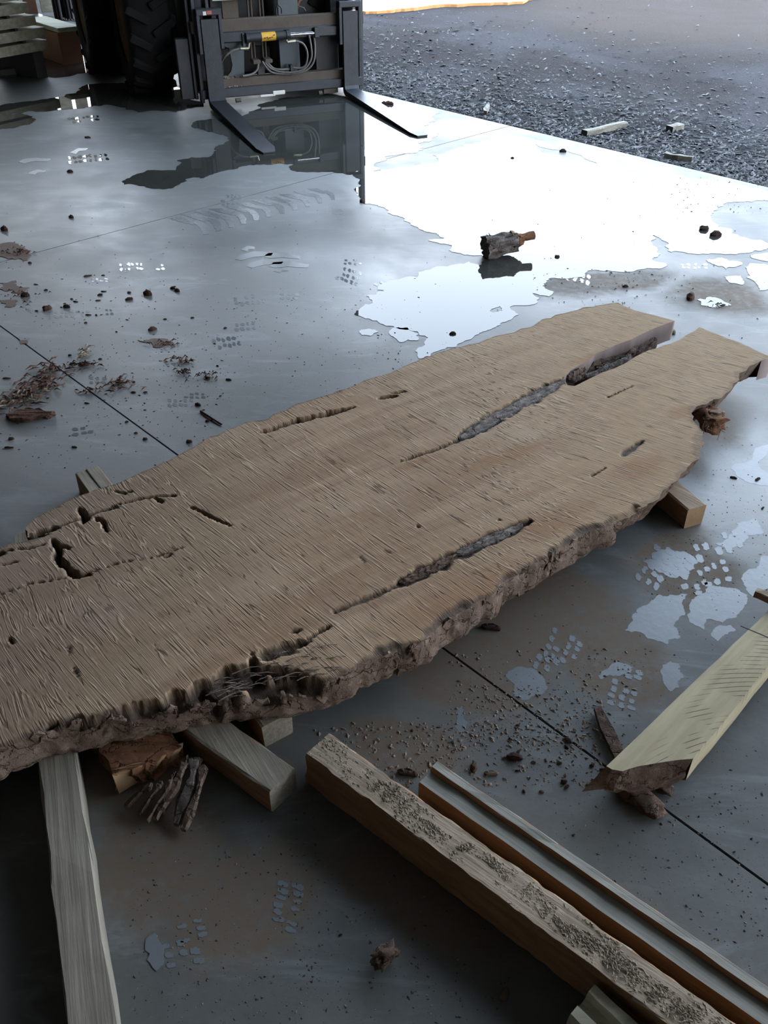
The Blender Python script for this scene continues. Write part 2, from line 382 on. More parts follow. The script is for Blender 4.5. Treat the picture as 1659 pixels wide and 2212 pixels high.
# ================================================================== THE SETTING
EDGE_V = 5.287
floor = pyd('floor', *(lambda p: (p, [(0, 1, 2, 3)]))([UV(-17, -8, -.06), UV(9, -8, -.06), UV(9, EDGE_V-.02, -.06), UV(-17, EDGE_V-.02, -.06)]), MT['joint'])
tag(floor, kind='structure')
us = [-17, -10.27, -4.273, 1.727, 9]; vs_ = [-8, -2.94, 1.174, EDGE_V]
for i in range(4):
    for j in range(3):
        g = .0032; R = rnd(i*7+j)
        u0, u1, v0, v1 = us[i]+g, us[i+1]-g, vs_[j]+g, vs_[j+1]-(g if j < 2 else 0)
        pts = [UV(u0, v0), UV(u1, v0), UV(u1, v1), UV(u0, v1)]
        MB().prism([(p.x, p.y) for p in pts], -.12, 0).build('concrete_panel', MT['concrete'], floor)

# yard outside, a little lower than the floor
gv = []; gf = []; nu, nv = 70, 60
for j in range(nv+1):
    v = EDGE_V-.3+(j/nv)**2.2*70
    for i in range(nu+1):
        u = -60+120*i/nu if j > 40 else -40+80*i/nu
        p = UV(u, v); z = -.055-.0*v+(.03*noise.noise(p*.5) if v > 6.3 else 0)
        gv.append((p.x, p.y, z))
for j in range(nv):
    for i in range(nu): k = j*(nu+1)+i; gf.append((k, k+1, k+nu+2, k+nu+1))
yard = pyd('floor_yard', gv, gf, MT['gravel'], None, True); tag(yard, kind='structure')

# the shed: roof, back wall, end walls (the photograph looks out of its open long side)
ROOF_Z = 3.7
def slab_uv(name, u0, u1, v0, v1, z0, z1, m):
    p = [UV(u0, v0), UV(u1, v0), UV(u1, v1), UV(u0, v1)]
    return tag(MB().prism([(q.x, q.y) for q in p], z0, z1).build(name, m), kind='structure')
slab_uv('ceiling', -17, 9, -8, EDGE_V+.5, ROOF_Z, ROOF_Z+.1, MT['sheet'])
slab_uv('wall_back', -17, 9, -8.15, -8, -.12, ROOF_Z, MT['sheet'])
slab_uv('wall_right', 9, 9.15, -8, EDGE_V-2.5, -.12, ROOF_Z, MT['sheet'])
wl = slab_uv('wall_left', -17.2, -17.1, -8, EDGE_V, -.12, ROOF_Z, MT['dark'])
R = rnd(5)
for k in range(36):
    v0 = -7.9+k*.36; p = [UV(-17.1, v0), UV(-17.06, v0), UV(-17.06, v0+.33), UV(-17.1, v0+.33)]
    MB().prism([(q.x, q.y) for q in p], 0, ROOF_Z-.1-R.random()*.1).build('wall_board', MT['stack'] if R.random() < .6 else MT['redwood'], wl)

# ------------------------------------------------------------------ water on the concrete
def puddle(pts, label, seed, holes=(), iters=3, amp=.13, m='water', z=.0014):
    R = rnd(seed); o = fractal(gp(pts), iters, amp, R); hs = [fractal(gp(h), 2, .13, R) for h in holes]
    return tag(flat_poly('puddle', o, .0002, z, MT[m], None, hs), label, 'puddle')
main = [(705,203),(790,207),(850,219),(900,231),(950,244),(940,262),(915,272),(938,281),(946,294),(932,304),(905,311),(914,324),(838,337),(812,352),(802,371),(880,361),(948,346),(965,329),(1000,313),(1060,300),(1110,291),(1150,301),(1230,326),(1300,347),(1330,362),(1400,370),(1500,386),(1600,399),(1700,425),(1760,440),(1740,455),(1659,434),(1600,436),(1560,446),(1541,460),(1537,475),(1550,490),(1580,505),(1612,514),(1659,526),(1700,536),(1659,536),(1625,545),(1590,550),(1540,548),(1500,549),(1450,545),(1432,520),(1410,508),(1406,521),(1422,540),(1410,563),(1440,571),(1430,580),(1380,583),(1340,588),(1270,585),(1245,600),(1190,601),(1172,618),(1195,630),(1185,641),(1150,634),(1160,655),(1102,668),(1120,680),(1080,700),(1062,711),(1035,720),(1010,735),(985,750),(930,770),(905,775),(902,765),(918,745),(925,730),(895,716),(850,705),(800,690),(766,680),(780,665),(805,655),(791,640),(830,629),(825,611),(850,605),(900,600),(940,577),(985,571),(1040,573),(1054,562),(1040,552),(1000,550),(970,541),(976,534),(925,520),(960,515),(945,505),(905,495),(870,470),(840,455),(788,441),(777,425),(780,400),(768,384),(740,374),(690,372),(640,371),(627,366),(636,355),(580,356),(540,356),(480,370),(440,385),(400,388),(385,400),(345,408),(310,402),(268,399),(263,392),(280,385),(380,368),(394,351),(382,347),(450,340),(470,325),(485,311),(496,297),(470,289),(440,280),(415,270),(425,261),(470,257),(530,248),(560,225),(610,212)]
puddle(main, 'largest puddle, white with sky, running from under the forks to the slab', 11,
       [[(1155,310),(1240,332),(1290,352),(1230,350),(1170,330)], [(1062,668),(1080,662),(1085,672),(1066,676)]])
puddle([(-120,246),(0,229),(60,219),(140,208),(170,196),(196,182),(262,179),(330,186),(400,200),(440,230),(380,242),(300,243),(232,226),(192,231),(140,237),(60,240),(20,247),(66,251),(75,262),(40,274),(0,279),(-120,292)],
       'dark puddle around the loader tyres mirroring lumber', 12)
puddle([(112,116),(160,108),(205,110),(230,140),(212,152),(188,157),(120,168),(60,166),(-40,165),(-60,120),(60,134)], 'bright puddle beside the foot of the lumber stack', 13)
for k, (pts, lab) in enumerate([
    ([(845,712),(880,708),(905,722),(900,736),(868,740),(845,726)], 'small round puddle just off the tip of the white sheet of water'),
    ([(775,716),(800,711),(818,717),(800,726),(782,724)], 'tiny puddle left of the small round one'),
    ([(1565,598),(1600,596),(1608,608),(1580,612)], 'small wet spot right of the bark lump beyond the slab'),
    ([(1610,578),(1650,570),(1700,580),(1700,625),(1640,628),(1612,600)], 'puddle at the right picture edge beyond the slab'),
    ([(1525,562),(1560,557),(1600,566),(1590,577),(1545,573)], 'small wet spot between two larger puddles at right'),
    ([(1506,648),(1530,642),(1562,650),(1580,660),(1550,664),(1515,660)], 'small wet spot beside the reddish bark lump'),
    ([(1620,552),(1659,546),(1700,550),(1700,560),(1640,562)], 'thin wet streak at the right picture edge')]):
    puddle(pts, lab, 20+k, iters=3)

# wet prints and washed patches: part of the floor
def patch(name, pts, m, seed, z=.0012, iters=2, amp=.1, parent=floor):
    return flat_poly(name, fractal(gp(pts), iters, amp, rnd(seed)), .0001, z, MT[m], parent)
R = rnd(77)
# tyre tread print: two rows of hooked lugs
for k in range(11):
    t = k/10; x = 415+t*285; y = 492-t*70+12*math.sin(t*3)*0
    s = 1-.35*t
    a = [(x-12*s,y-14*s),(x+8*s,y-16*s),(x+26*s,y-10*s),(x+36*s,y+2*s),(x+36*s,y+14*s),(x+24*s,y+15*s),(x+20*s,y+4*s),(x+10*s,y-6*s)]
    patch('tyre_print', a, 'damp', 100+k, .001, 2, .04)
    x2, y2 = x-30*s, y-18*s
    patch('tyre_print', [(x2-26*s,y2-4*s),(x2+6*s,y2-6*s),(x2+36*s,y2+6*s),(x2+32*s,y2+12*s),(x2+6*s,y2+6*s)], 'damp', 130+k, .0008, 2, .04)
for k, (x0, y0, x1, y1, h) in enumerate([(508,560,590,548,9),(532,576,612,566,9),(570,555,650,556,8),(580,576,668,574,9),(590,586,626,583,5),(520,540,552,536,6),(150,330,190,322,5),(40,350,110,345,6),(60,375,100,370,5)]):
    patch('tyre_print', [(x0,y0),(x0+10,y0-h),((x0+x1)/2,(y0+y1)/2-h*1.2),(x1,y1-h*.3),(x1-4,y1+h*.5),((x0+x1)/2,(y0+y1)/2+h*.15),(x0+14,y0+3)], 'damp', 160+k, .001, 1, .03)
# boot prints: clusters of small lugs
def boot(px, py, w, h, rot, n, m, seed, cell=.62):
    R = rnd(seed); ca, sa = math.cos(rot), math.sin(rot)
    cols = max(2, int(math.sqrt(n*w/h))); rows = max(2, int(n/cols))
    for i in range(cols):
        for j in range(rows):
            u = (i+.5)/cols*2-1; v = (j+.5)/rows*2-1
            if u*u+v*v > 1.25 or R.random() < .12: continue
            cx = u*w/2+R.gauss(0, w/cols*.08); cy = v*h/2+R.gauss(0, h/rows*.08); rw = w/cols*cell*.5*R.uniform(.8, 1.2); rh = h/rows*cell*.5*R.uniform(.8, 1.2)
            sk = R.uniform(-.3, .3)
            q = [(cx-rw, cy-rh), (cx+rw*sk, cy-rh*1.2), (cx+rw, cy-rh*.6), (cx+rw*.9, cy+rh), (cx-rw*sk, cy+rh*1.1), (cx-rw, cy+rh*.5)]
            patch('boot_print', [(px+a*ca-b*sa, py+a*sa+b*ca) for a, b in q], m, R.randrange(10**6), .0005 if m != 'water' else .001, 2, .12)
for k, a in enumerate([(190,343,90,18,-.08,16,'water'),(180,258,70,14,-.1,12,'water'),(283,577,52,20,-.05,14,'water'),(346,577,22,14,0,4,'water'),
    (540,648,72,24,-.12,16,'damp'),(625,640,44,18,0,6,'damp'),(500,437,48,18,-.1,8,'damp'),(505,424,34,8,0,4,'damp'),(762,566,40,14,0,8,'film'),(752,596,54,34,.3,16,'film'),
    (530,705,48,20,-.1,8,'damp'),(490,740,66,26,-.15,16,'film'),(155,678,80,18,-.05,12,'damp'),(240,674,30,14,0,5,'film'),(215,605,40,10,0,5,'film'),
    (1000,455,70,10,.3,5,'water'),(830,615,50,14,.2,6,'water'),(1215,1400,80,70,.4,16,'clean'),(1180,1435,60,40,.3,8,'clean'),
    (1350,1485,72,95,.25,20,'clean'),(1450,1215,100,60,.3,14,'clean'),(1405,1248,60,40,.5,7,'clean'),(1550,1180,110,50,-.4,14,'clean'),(1540,1235,70,40,-.5,10,'clean'),
    (1530,1270,120,36,-.2,10,'clean'),(390,870,60,20,0,10,'damp'),(420,855,50,14,0,6,'film'),(210,822,40,18,0,6,'damp'),(180,930,50,20,-.2,5,'damp'),
    (415,2010,70,48,-.3,6,'clean'),(395,2060,90,60,-.2,9,'clean'),(620,1960,70,110,.2,14,'clean'),(1250,600,60,26,.2,8,'film'),(1500,575,60,14,0,6,'film')]):
    boot(*a, 300+k)
patch('boot_print', [(315,2030),(335,2015),(350,2040),(352,2085),(338,2098),(318,2075)], 'clean', 360)
for k, pts in enumerate([[(1349,1362),(1424,1284),(1486,1284),(1478,1330),(1455,1352),(1470,1375),(1440,1392),(1400,1380)],
    [(1384,1210),(1420,1186),(1460,1190),(1508,1216),(1490,1240),(1452,1248),(1400,1222)], [(1090,1460),(1120,1440),(1160,1448),(1178,1470),(1172,1500),(1140,1512),(1108,1500)],
    [(1500,1290),(1530,1265),(1580,1270),(1615,1285),(1600,1320),(1560,1345),(1520,1360),(1490,1345)], [(1545,1175),(1590,1130),(1630,1120),(1650,1150),(1600,1175)],
    [(1535,1370),(1580,1350),(1590,1362),(1550,1385)], [(1432,1436),(1448,1428),(1466,1434),(1474,1456),(1466,1480),(1448,1494),(1434,1478)], [(1290,1460),(1330,1428),(1370,1440),(1340,1460),(1300,1468)],
    [(985,1540),(998,1525),(1010,1560),(1005,1590),(990,1580)], [(1600,1250),(1650,1200),(1690,1190),(1690,1260),(1630,1290)], [(1580,1010),(1659,960),(1700,960),(1700,1060),(1610,1040)]]):
    patch('washed_patch', pts, 'clean', 380+k, .0003, 4, .11)
for k, pts in enumerate([[(0,528),(40,530),(68,552),(60,562),(10,556),(-20,545)], [(0,612),(34,606),(64,622),(40,634),(0,625)], [(0,648),(30,648),(34,660),(10,664)],
    [(298,735),(330,732),(378,745),(368,756),(330,750)], [(40,735),(64,730),(60,742),(44,744)]]):
    patch('mud_smear', pts, 'mud', 420+k, .002, 3, .2)

# ================================================================== TIMBERS ON THE FLOOR
def timber_mesh(a, b, wid, z0, z1, R, chamf=.003, seg=10, rough=.0012, profile=None):
    """a,b: centre-line ends (2D), rectangular or given section swept with slight unevenness"""
    a, b = Vector((a[0], a[1], 0)), Vector((b[0], b[1], 0)); d = (b-a).normalized(); s = Vector((d.y, -d.x, 0))
    h = z1-z0
    pr = profile or [(-wid/2+chamf, 0), (wid/2-chamf, 0), (wid/2, chamf), (wid/2, h-chamf), (wid/2-chamf, h), (-wid/2+chamf, h), (-wid/2, h-chamf), (-wid/2, chamf)]
    mb = MB(); n = len(pr); vs = []
    for i in range(seg+1):
        p = a.lerp(b, i/seg)
        for (x, z) in pr:
            vs.append(p+s*(x+R.gauss(0, rough))+Vector((0, 0, z0+z+(R.gauss(0, rough) if z > .002 else 0))))
    fs = []
    for i in range(seg):
        for k in range(n): fs.append([i*n+k, (i+1)*n+k, (i+1)*n+(k+1) % n, i*n+(k+1) % n])
    fs += [list(range(n)), [seg*n+k for k in range(n)][::-1]]
    mb.add(vs, fs); return mb
FOOT = []
def timber(name, a, b, wid, z0, z1, m, label, cat, seed, end=None, **kw):
    R = rnd(seed); FOOT.append((Vector(a), Vector(b), wid/2+.006)); t = empty(name, (0, 0, 0))
    mb = timber_mesh(a, b, wid, z0, z1, R, **kw)
    body = mb.build('body', MT[m], t)
    if end:
        body.data.materials.append(MT[end]); np_ = len(body.data.polygons)
        body.data.polygons[np_-1].material_index = 1; body.data.polygons[np_-2].material_index = 1
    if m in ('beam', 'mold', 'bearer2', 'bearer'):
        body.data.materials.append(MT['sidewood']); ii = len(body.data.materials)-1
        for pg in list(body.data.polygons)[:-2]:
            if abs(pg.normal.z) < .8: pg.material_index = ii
    tag(t, label, cat); return t
def xy(px, py, z): p = G(px, py, z); return (p.x, p.y)
def ext(a, b, t): return (a[0]+(b[0]-a[0])*t, a[1]+(b[1]-a[1])*t)
BZ = .070                                   # bearer height = underside of the slab
p = G(565, 1562, BZ); p2 = G(632, 1546, BZ)
t1a, t1b = (-.918, 2.245), ((p.x+p2.x)/2, (p.y+p2.y)/2)
ta = timber('bearer', t1a, t1b, .074, 0, BZ, 'bearer', 'grey bearer with a saw cut, poking out on the far left side of the slab', 'timber', 1, 'bearer')
cd_ = (Vector(t1b)-Vector(t1a)).normalized(); cn_ = Vector((-cd_.y, cd_.x))
flat_poly('saw_cut', [tuple(Vector(t1a)+cd_*a+cn_*b) for a, b in ((.001, -.0012), (.26, -.0012), (.26, .0012), (.001, .0012))], BZ-.001, BZ+.0016, MT['joint'], ta)
timber('bearer', (-.60, 1.424), (-.2095, 1.112), .076, 0, BZ, 'bearer', 'grey square bearer under the slab, its near end beside the splintered bark', 'timber', 11, 'bearer')
q = G(1490, 1101, BZ); r_ = G(1524, 1090, BZ); mid = ((q.x+r_.x)/2, (q.y+r_.y)/2)
dirn = Vector((.39, -.92, 0)).normalized()
timber('bearer', (mid[0]-dirn.x*.98, mid[1]-dirn.y*.98), mid, .066, 0, BZ, 'bearer2', 'brown square bearer poking out under the slab beside boot prints', 'timber', 2, 'endg')
a0 = G(122, 1630, BZ); a1 = G(198, 2212, BZ); dd = (a1-a0)
timber('bearer', ((a0-dd*1.42).x, (a0-dd*1.42).y), ((a0+dd*1.5).x, (a0+dd*1.5).y), .076, 0, BZ, 'long', 'long grey timber running from under the slab down the left foreground', 'timber', 3, 'long', seg=24)
# rough beam with a ledge along its foot
BT = .092
b0 = G(686, 1606, BT); b1 = G(1517, 2212, BT); bd = (b1-b0)
beam_prof = [(-.040, 0), (.036, 0), (.036, BT-.003), (.033, BT), (-.033, BT), (-.036, BT-.004), (-.034, .045), (-.038, .036), (-.041, .03), (-.042, .008)]
timber('rough_timber', (b0.x, b0.y), ((b0+bd*1.35).x, (b0+bd*1.35).y), .074, 0, BT, 'beam', 'long rough beam with sawdust on top beside the rabbeted board', 'timber', 5, 'beam', profile=[(-x, z) for x, z in beam_prof][::-1], seg=60, rough=.0011)
# rabbeted board: low step on the left, raised lip on the right
RZ = .074
la, lb, ra, rb = G(905, 1690, RZ), G(1648, 2210, RZ), G(945, 1648, RZ), G(1659, 2140, RZ)
md = ((lb-la).normalized()+(rb-ra).normalized()).normalized(); ms = Vector((-md.y, md.x, 0)); hw = (ra-la).dot(ms)/2; m0 = (la+ra)/2; m0 = m0-md*0
prof = [(-hw, 0), (hw, 0), (hw, RZ+.005), (hw-.002, RZ+.007), (hw*.36, RZ+.007), (hw*.30, RZ+.004), (hw*.26, RZ-.004), (-hw+.002, RZ-.002), (-hw, RZ-.005)]
timber('rabbeted_board', (m0.x, m0.y), (m0.x+md.x*1.25, m0.y+md.y*1.25), hw*2, 0, RZ, 'mold', 'grey-green rabbeted board with a raised lip beside the rough beam', 'timber', 6, 'mold', profile=[(-x, z) for x, z in prof][::-1], seg=30, rough=.0006)
# grooved offcut lying against the beam
oc = G(1264, 2156, .07)
prof = [(-.036, 0), (.034, 0), (.036, .062), (.032, .070), (.014, .068), (.010, .052), (.002, .046), (-.008, .048), (-.013, .060), (-.030, .058), (-.036, .046)]
timber('grooved_offcut', (oc.x-.004, oc.y), (oc.x+.15, oc.y-.17), .07, .002, .072, 'stack', 'short grooved offcut at the bottom edge against the rough beam', 'offcut', 7, 'stack', profile=[(-x, z) for x, z in prof][::-1], rough=.0008)

# big pale cant at the right with a waney dark end
CT = .095
top = gp([(1310,1655),(1322,1662),(1345,1666),(1362,1660),(1380,1655),(1410,1650),(1440,1645),(1470,1641),(1497,1639)], CT)
L1 = G(1659, 1319, CT); R1 = G(1659, 1440, CT); L0 = Vector((*top[0], CT)); R0 = Vector((*top[-1], CT))
Le = L0+(L1-L0)*2.0; Re = R0+(R1-R0)*3.6
ct = empty('cant'); tag(ct, 'big pale yellow sawn cant with a dark torn end at the right', 'timber')
Rr = rnd(9); mb = MB()
tp = [Vector((x, y, CT)) for x, y in top]
bot = []; nn = len(tp)
ldir = (L0-L1).normalized()
for i, p in enumerate(tp):
    t = i/(nn-1); off = .045*math.sin(t*3.1)*.5+(.045 if i == 0 else .02)
    bot.append(Vector((p.x, p.y, 0))+ldir*(off*.4)+Vector((-.03 if i == 0 else 0, 0, .022+.012*Rr.random()+(.02*math.sin(t*7)))))
rows = 5; g = []
for k in range(rows+1):
    for i in range(nn):
        p = tp[i].lerp(bot[i], k/rows); bul = math.sin(math.pi*k/rows)*.012
        g.append(p+ldir*(bul+Rr.gauss(0, .0025) if k else 0)+Vector((0, 0, Rr.gauss(0, .002) if 0 < k < rows else 0)))
fs = [(k*nn+i, (k+1)*nn+i, (k+1)*nn+i+1, k*nn+i+1) for k in range(rows) for i in range(nn-1)]
MB().add(g, fs).build('torn_end', MT['bark'], ct)
# body: top, sides, bottom
nseg = 24; vs2 = []; fs2 = []
lft = [L0.lerp(Le, i/nseg)+Vector((Rr.gauss(0, .0008), Rr.gauss(0, .0008), 0)) for i in range(nseg+1)]; rgt = [R0.lerp(Re, i/nseg)+Vector((Rr.gauss(0, .0008), 0, 0)) for i in range(nseg+1)]
poly = tp+rgt[1:]+lft[:0:-1]
k = len(poly); mb.add(poly+[Vector((p.x, p.y, .022)) for p in poly], [list(range(k)), list(range(k, 2*k))[::-1]]+[[i, k+i, k+(i+1) % k, (i+1) % k] for i in range(nn-1, k)])
mb.build('body', MT['cant'], ct)
sk = G(1600, 1352, CT); se = G(1662, 1378, CT); sd = (se-sk).normalized(); sn = Vector((-sd.y, sd.x, 0))
flat_poly('crosscut_line', [tuple((sk+sn*.0012)[:2]), tuple((sk-sn*.0012)[:2]), tuple((sk-sn*.0012+sd*.16)[:2]), tuple((sk+sn*.0012+sd*.16)[:2])], CT-.001, CT+.0006, MT['dustd'], ct)
tor = [G(1281, 1695, .03), G(1292, 1672, .055), G(1308, 1656, .088), G(1330, 1668, .07), G(1322, 1700, .02), G(1296, 1706, .02)]
mb = MB(); c0 = sum(tor, Vector())/6+Vector((.01, -.012, .01)); mb.add(tor+[c0, c0+Vector((.03, .03, 0))], [(i, (i+1) % 6, 6) for i in range(6)]+[((i+1) % 6, i, 7) for i in range(6)]); mb.build('torn_corner', MT['redbark'], ct)
# scraps that carry the cant
def lump(name, loc, dims, rot, m, seed, label=None, cat=None, parent=None, sub=3, amp=.35, freq=2.2, group=None):
    """ragged lump: displaced flattened ico"""
    bm = bmesh.new(); bmesh.ops.create_icosphere(bm, subdivisions=sub, radius=.5)
    off = Vector((seed*3.7, seed*1.3, seed*.9))
    Mr = Matrix.Rotation(rot, 3, 'Z')
    for v in bm.verts:
        n = v.co.normalized(); k = 1+amp*noise.noise(n*freq+off)+amp*.6*noise.noise(n*freq*2.7+off)+amp*.3*noise.noise(n*freq*6+off)
        sq = Vector((math.copysign(abs(n.x)**.7, n.x), math.copysign(abs(n.y)**.7, n.y), math.copysign(abs(n.z)**.6, n.z)))*.5*k
        v.co = Mr @ Vector((sq.x*dims[0], sq.y*dims[1], sq.z*dims[2]))
    zmin = min(v.co.z for v in bm.verts)
    for v in bm.verts: v.co.z -= zmin; v.co += Vector(loc)
    mb = MB(); mb.bm(bm, None, True); o = mb.build(name, MT[m], parent)
    if label: tag(o, label, cat, group)
    return o
c = G(1392, 1738); lump('bark_lump', (c.x-.012, c.y+.02, 0), (.055, .13, .021), .6, 'bark', 31, 'dark ragged bark lump under the torn end of the pale cant', 'bark')
c = G(1424, 1708); lump('bark_lump', (c.x, c.y+.01, 0), (.03, .06, .02), .7, 'bark', 32, 'smaller bark scrap right of the lump under the pale cant', 'bark')
s0 = G(1626, 1296, .08); 
timber('sticker', (s0.x, s0.y), (s0.x+.16, s0.y-.13), .022, .096, .116, 'bearer2', 'small dark-ended stick lying across the pale cant at the right edge', 'stick', 33, 'dark')

# ================================================================== THE BIG SLAB
ZT, ZB = .150, .0705
far_edge = [(-330,1330),(-200,1262),(-90,1215),(0,1183),(32,1174),(76,1164),(112,1152),(82,1156),(60,1161),(57,1136),(75,1120),(130,1092),(190,1065),(250,1045),(300,1022),(345,1003),(385,983),(420,965),(470,940),(530,912),(580,905),(590,895),(640,872),(700,855),(760,835),(810,815),(845,805),(900,780),(960,758),(1000,748),(1060,730),(1110,718),(1170,690),(1200,680),(1260,664),(1300,659),(1335,654)]
prong = [(1346,660),(1400,678),(1440,688),(1458,693),(1430,703),(1400,715),(1375,727),(1350,738),(1310,755),(1285,765),(1260,785),(1232,800),(1218,816),(1226,832),(1242,834),(1300,805),(1350,785),(1400,757),(1420,752),(1450,742),(1470,733),(1500,715),(1510,706),(1530,715),(1570,730),(1620,750),(1659,768),(1668,772)]
near = [(1645,778),(1620,790),(1597,806),(1590,825),(1575,845),(1560,858),(1530,870),(1505,878),(1493,892),(1496,906),(1510,922),(1518,940),(1522,960),(1510,985),(1490,1005),(1470,1025),(1450,1045),(1440,1055),(1425,1075),(1410,1085),(1380,1100),(1350,1115),(1320,1130),(1290,1137),(1250,1152),(1200,1185),(1150,1215),(1100,1245),(1080,1258),(1040,1290),(1000,1315),(960,1340),(930,1362),(905,1385),(880,1398),(850,1402),(820,1412),(790,1427),(760,1442),(720,1464),(690,1474),(640,1484),(560,1496),(480,1503),(400,1513),(330,1526),(260,1540),(200,1552),(150,1560),(100,1575),(60,1590),(0,1612),(-100,1655),(-220,1720)]
R = rnd(42)
def dens(pts, maxl):
    out = []
    for a, b in zip(pts[:-1], pts[1:]):
        n = max(1, int(math.hypot(b[0]-a[0], b[1]-a[1])/maxl))
        out += [(a[0]+(b[0]-a[0])*i/n, a[1]+(b[1]-a[1])*i/n) for i in range(n)]
    return out+[pts[-1]]
fe = dens(fractal(gp(far_edge, ZT), 2, .06, R, False), .008); pe = dens(fractal(gp(prong, ZT), 1, .03, R, False), .008); ne = dens(fractal(gp(near, ZT), 2, .07, R, False), .007)
tail = dens([ne[-1], (ne[-1][0]-.05, ne[-1][1]+.22), fe[0]], .02)[1:-1]
outline = fe+pe+ne+tail
NO = len(outline)
def inside(P, poly):
    x, y = P[:, 0], P[:, 1]; c_ = np.zeros(len(P), bool); poly = np.asarray(poly); n = len(poly); j = n-1
    for i in range(n):
        xi, yi = poly[i]; xj, yj = poly[j]
        if yi != yj:
            cond = ((yi > y) != (yj > y)) & (x < (xj-xi)*(y-yi)/(yj-yi)+xi); c_ ^= cond
        j = i
    return c_
def dseg(P, pl):
    """distance to polyline and parameter along it"""
    best = np.full(len(P), 9.0); par = np.zeros(len(P)); pl = np.asarray(pl); m_ = len(pl)-1
    for i in range(m_):
        a, b = pl[i], pl[i+1]; d = b-a; t = np.clip(((P-a)@d)/max(d@d, 1e-12), 0, 1); q = a+t[:, None]*d; ds = np.hypot(*(P-q).T)
        k_ = ds < best; best[k_] = ds[k_]; par[k_] = ((i+t)/m_)[k_]
    return best, par
st = .0054
ol = np.array(outline); xs = np.arange(ol[:, 0].min(), ol[:, 0].max(), st); ys = np.arange(ol[:, 1].min(), ol[:, 1].max(), st)
gx, gy = np.meshgrid(xs, ys); nr = np.random.RandomState(4)
P = np.stack([gx.ravel(), gy.ravel()], 1)+nr.uniform(-.3, .3, (gx.size, 2))*st
P = P[P[:, 0] > -1.2]
P = P[inside(P, ol)]
de, _ = dseg(P, np.vstack([ol, ol[:1]])[::2]); P = P[de > .0035]
allp = [Vector(p) for p in outline]+[Vector((float(a), float(b))) for a, b in P]
cv, ce, cf, ovi, _, _ = geometry.delaunay_2d_cdt(allp, [(i, (i+1) % NO) for i in range(NO)], [], 0, 1e-6)
V2 = np.array([(v.x, v.y) for v in cv]); T = np.array([f for f in cf if len(f) == 3])
cen = V2[T].mean(1); T = T[inside(cen, ol)]
d1 = V2[T[:, 1]]-V2[T[:, 0]]; d2 = V2[T[:, 2]]-V2[T[:, 0]]; flip = (d1[:, 0]*d2[:, 1]-d1[:, 1]*d2[:, 0]) < 0; T[flip] = T[flip][:, ::-1]
nz = np.array([noise.noise(Vector((x*30, y*30, 1))) for x, y in V2]); nz2 = np.array([noise.noise(Vector((x*9, y*9, 4))) for x, y in V2]); nz3 = np.array([noise.noise(Vector((x*85, y*85, 7))) for x, y in V2])
dep = np.zeros(len(V2)); bk = np.zeros(len(V2))
def groove(pts, wpx, depth, bark, soft=.45, wob=.6, taper=True):
    global dep, bk
    pl = gp(pts, ZT); sc = px_m(*pts[len(pts)//2], ZT); d, t = dseg(V2, pl)
    ww = wpx*.72/sc*.5*(np.sqrt(np.clip(np.minimum(t, 1-t)*5, .12, 1)) if taper else 1)*(1+wob*nz+wob*.5*nz3)
    k_ = np.clip((ww-d)/(ww*soft+1e-5)+.0, 0, 1); k_ = k_*k_*(3-2*k_)
    dep = np.maximum(dep, k_*depth*(1+.3*nz)); bk = np.maximum(bk, np.clip(k_*1.6, 0, 1)*bark)
groove([(862,998),(900,985),(945,970),(990,950)], 13, .012, .55)
groove([(985,953),(1020,930),(1070,903),(1120,875),(1170,845),(1222,818)], 62, .012, 1)
groove([(590,925),(640,909),(700,896),(765,880)], 26, .04, .9)
groove([(560,935),(600,925)], 22, .015, .5)
groove([(815,862),(840,857),(858,855)], 15, .05, 1, .3); groove([(845,850),(875,846)], 9, .012, .6)
groove([(1146,1125),(1100,1146),(1040,1172),(985,1200),(930,1228),(880,1252),(848,1268)], 54, .011, 1)
groove([(850,1268),(800,1290),(750,1310),(715,1325)], 22, .008, .6); groove([(720,1350),(690,1365),(660,1385)], 12, .012, .7); groove([(650,1362),(632,1364)], 14, .01, .8)
groove([(405,1092),(440,1108),(470,1124),(500,1138)], 8, .02, .9, .6, .2)
groove([(60,1158),(95,1148),(128,1138)], 22, .06, 1); groove([(128,1138),(175,1118),(215,1106),(260,1095)], 10, .03, .9); groove([(170,1098),(185,1118),(178,1130)], 22, .05, 1); groove([(205,1118),(222,1128),(232,1150)], 10, .04, 1)
groove([(240,1095),(300,1078),(345,1072),(390,1070)], 8, .02, .8); groove([(335,1075),(350,1085)], 16, .03, 1)
groove([(112,1165),(125,1185),(122,1205),(145,1228),(165,1245),(195,1240)], 24, .045, 1, .5, .6); groove([(128,1178),(150,1185)], 12, .03, 1)
groove([(240,1060),(270,1066),(290,1058)], 6, .012, .8); groove([(0,1190),(60,1185),(100,1175)], 6, .012, .8); groove([(0,1222),(40,1213)], 5, .01, .7); groove([(-30,1200),(10,1195)], 22, .04, 1)
groove([(0,1285),(60,1262),(120,1252),(190,1238),(260,1215),(330,1205),(400,1180)], 4, .006, .5, .6, .3, False)
groove([(1345,985),(1360,972),(1388,953)], 26, .007, .95); groove([(1275,1030),(1310,1010)], 7, .006, .5); groove([(1310,860),(1335,848),(1370,832)], 5, .006, .8)
groove([(355,1205),(370,1195)], 14, .01, .5); groove([(140,1392),(152,1400),(150,1412)], 7, .003, .8); groove([(158,1438),(165,1450),(172,1466)], 6, .004, .9); groove([(332,1385),(340,1398),(338,1414)], 6, .002, .7); groove([(18,1290),(30,1272),(38,1268)], 7, .002, .6); groove([(15,1375),(30,1390)], 12, .008, .6); groove([(775,1200),(790,1215)], 8, .003, .6); groove([(832,1186),(842,1196)], 7, .003, .6); groove([(900,1085+50),(905,1140)], 6, .006, .5)
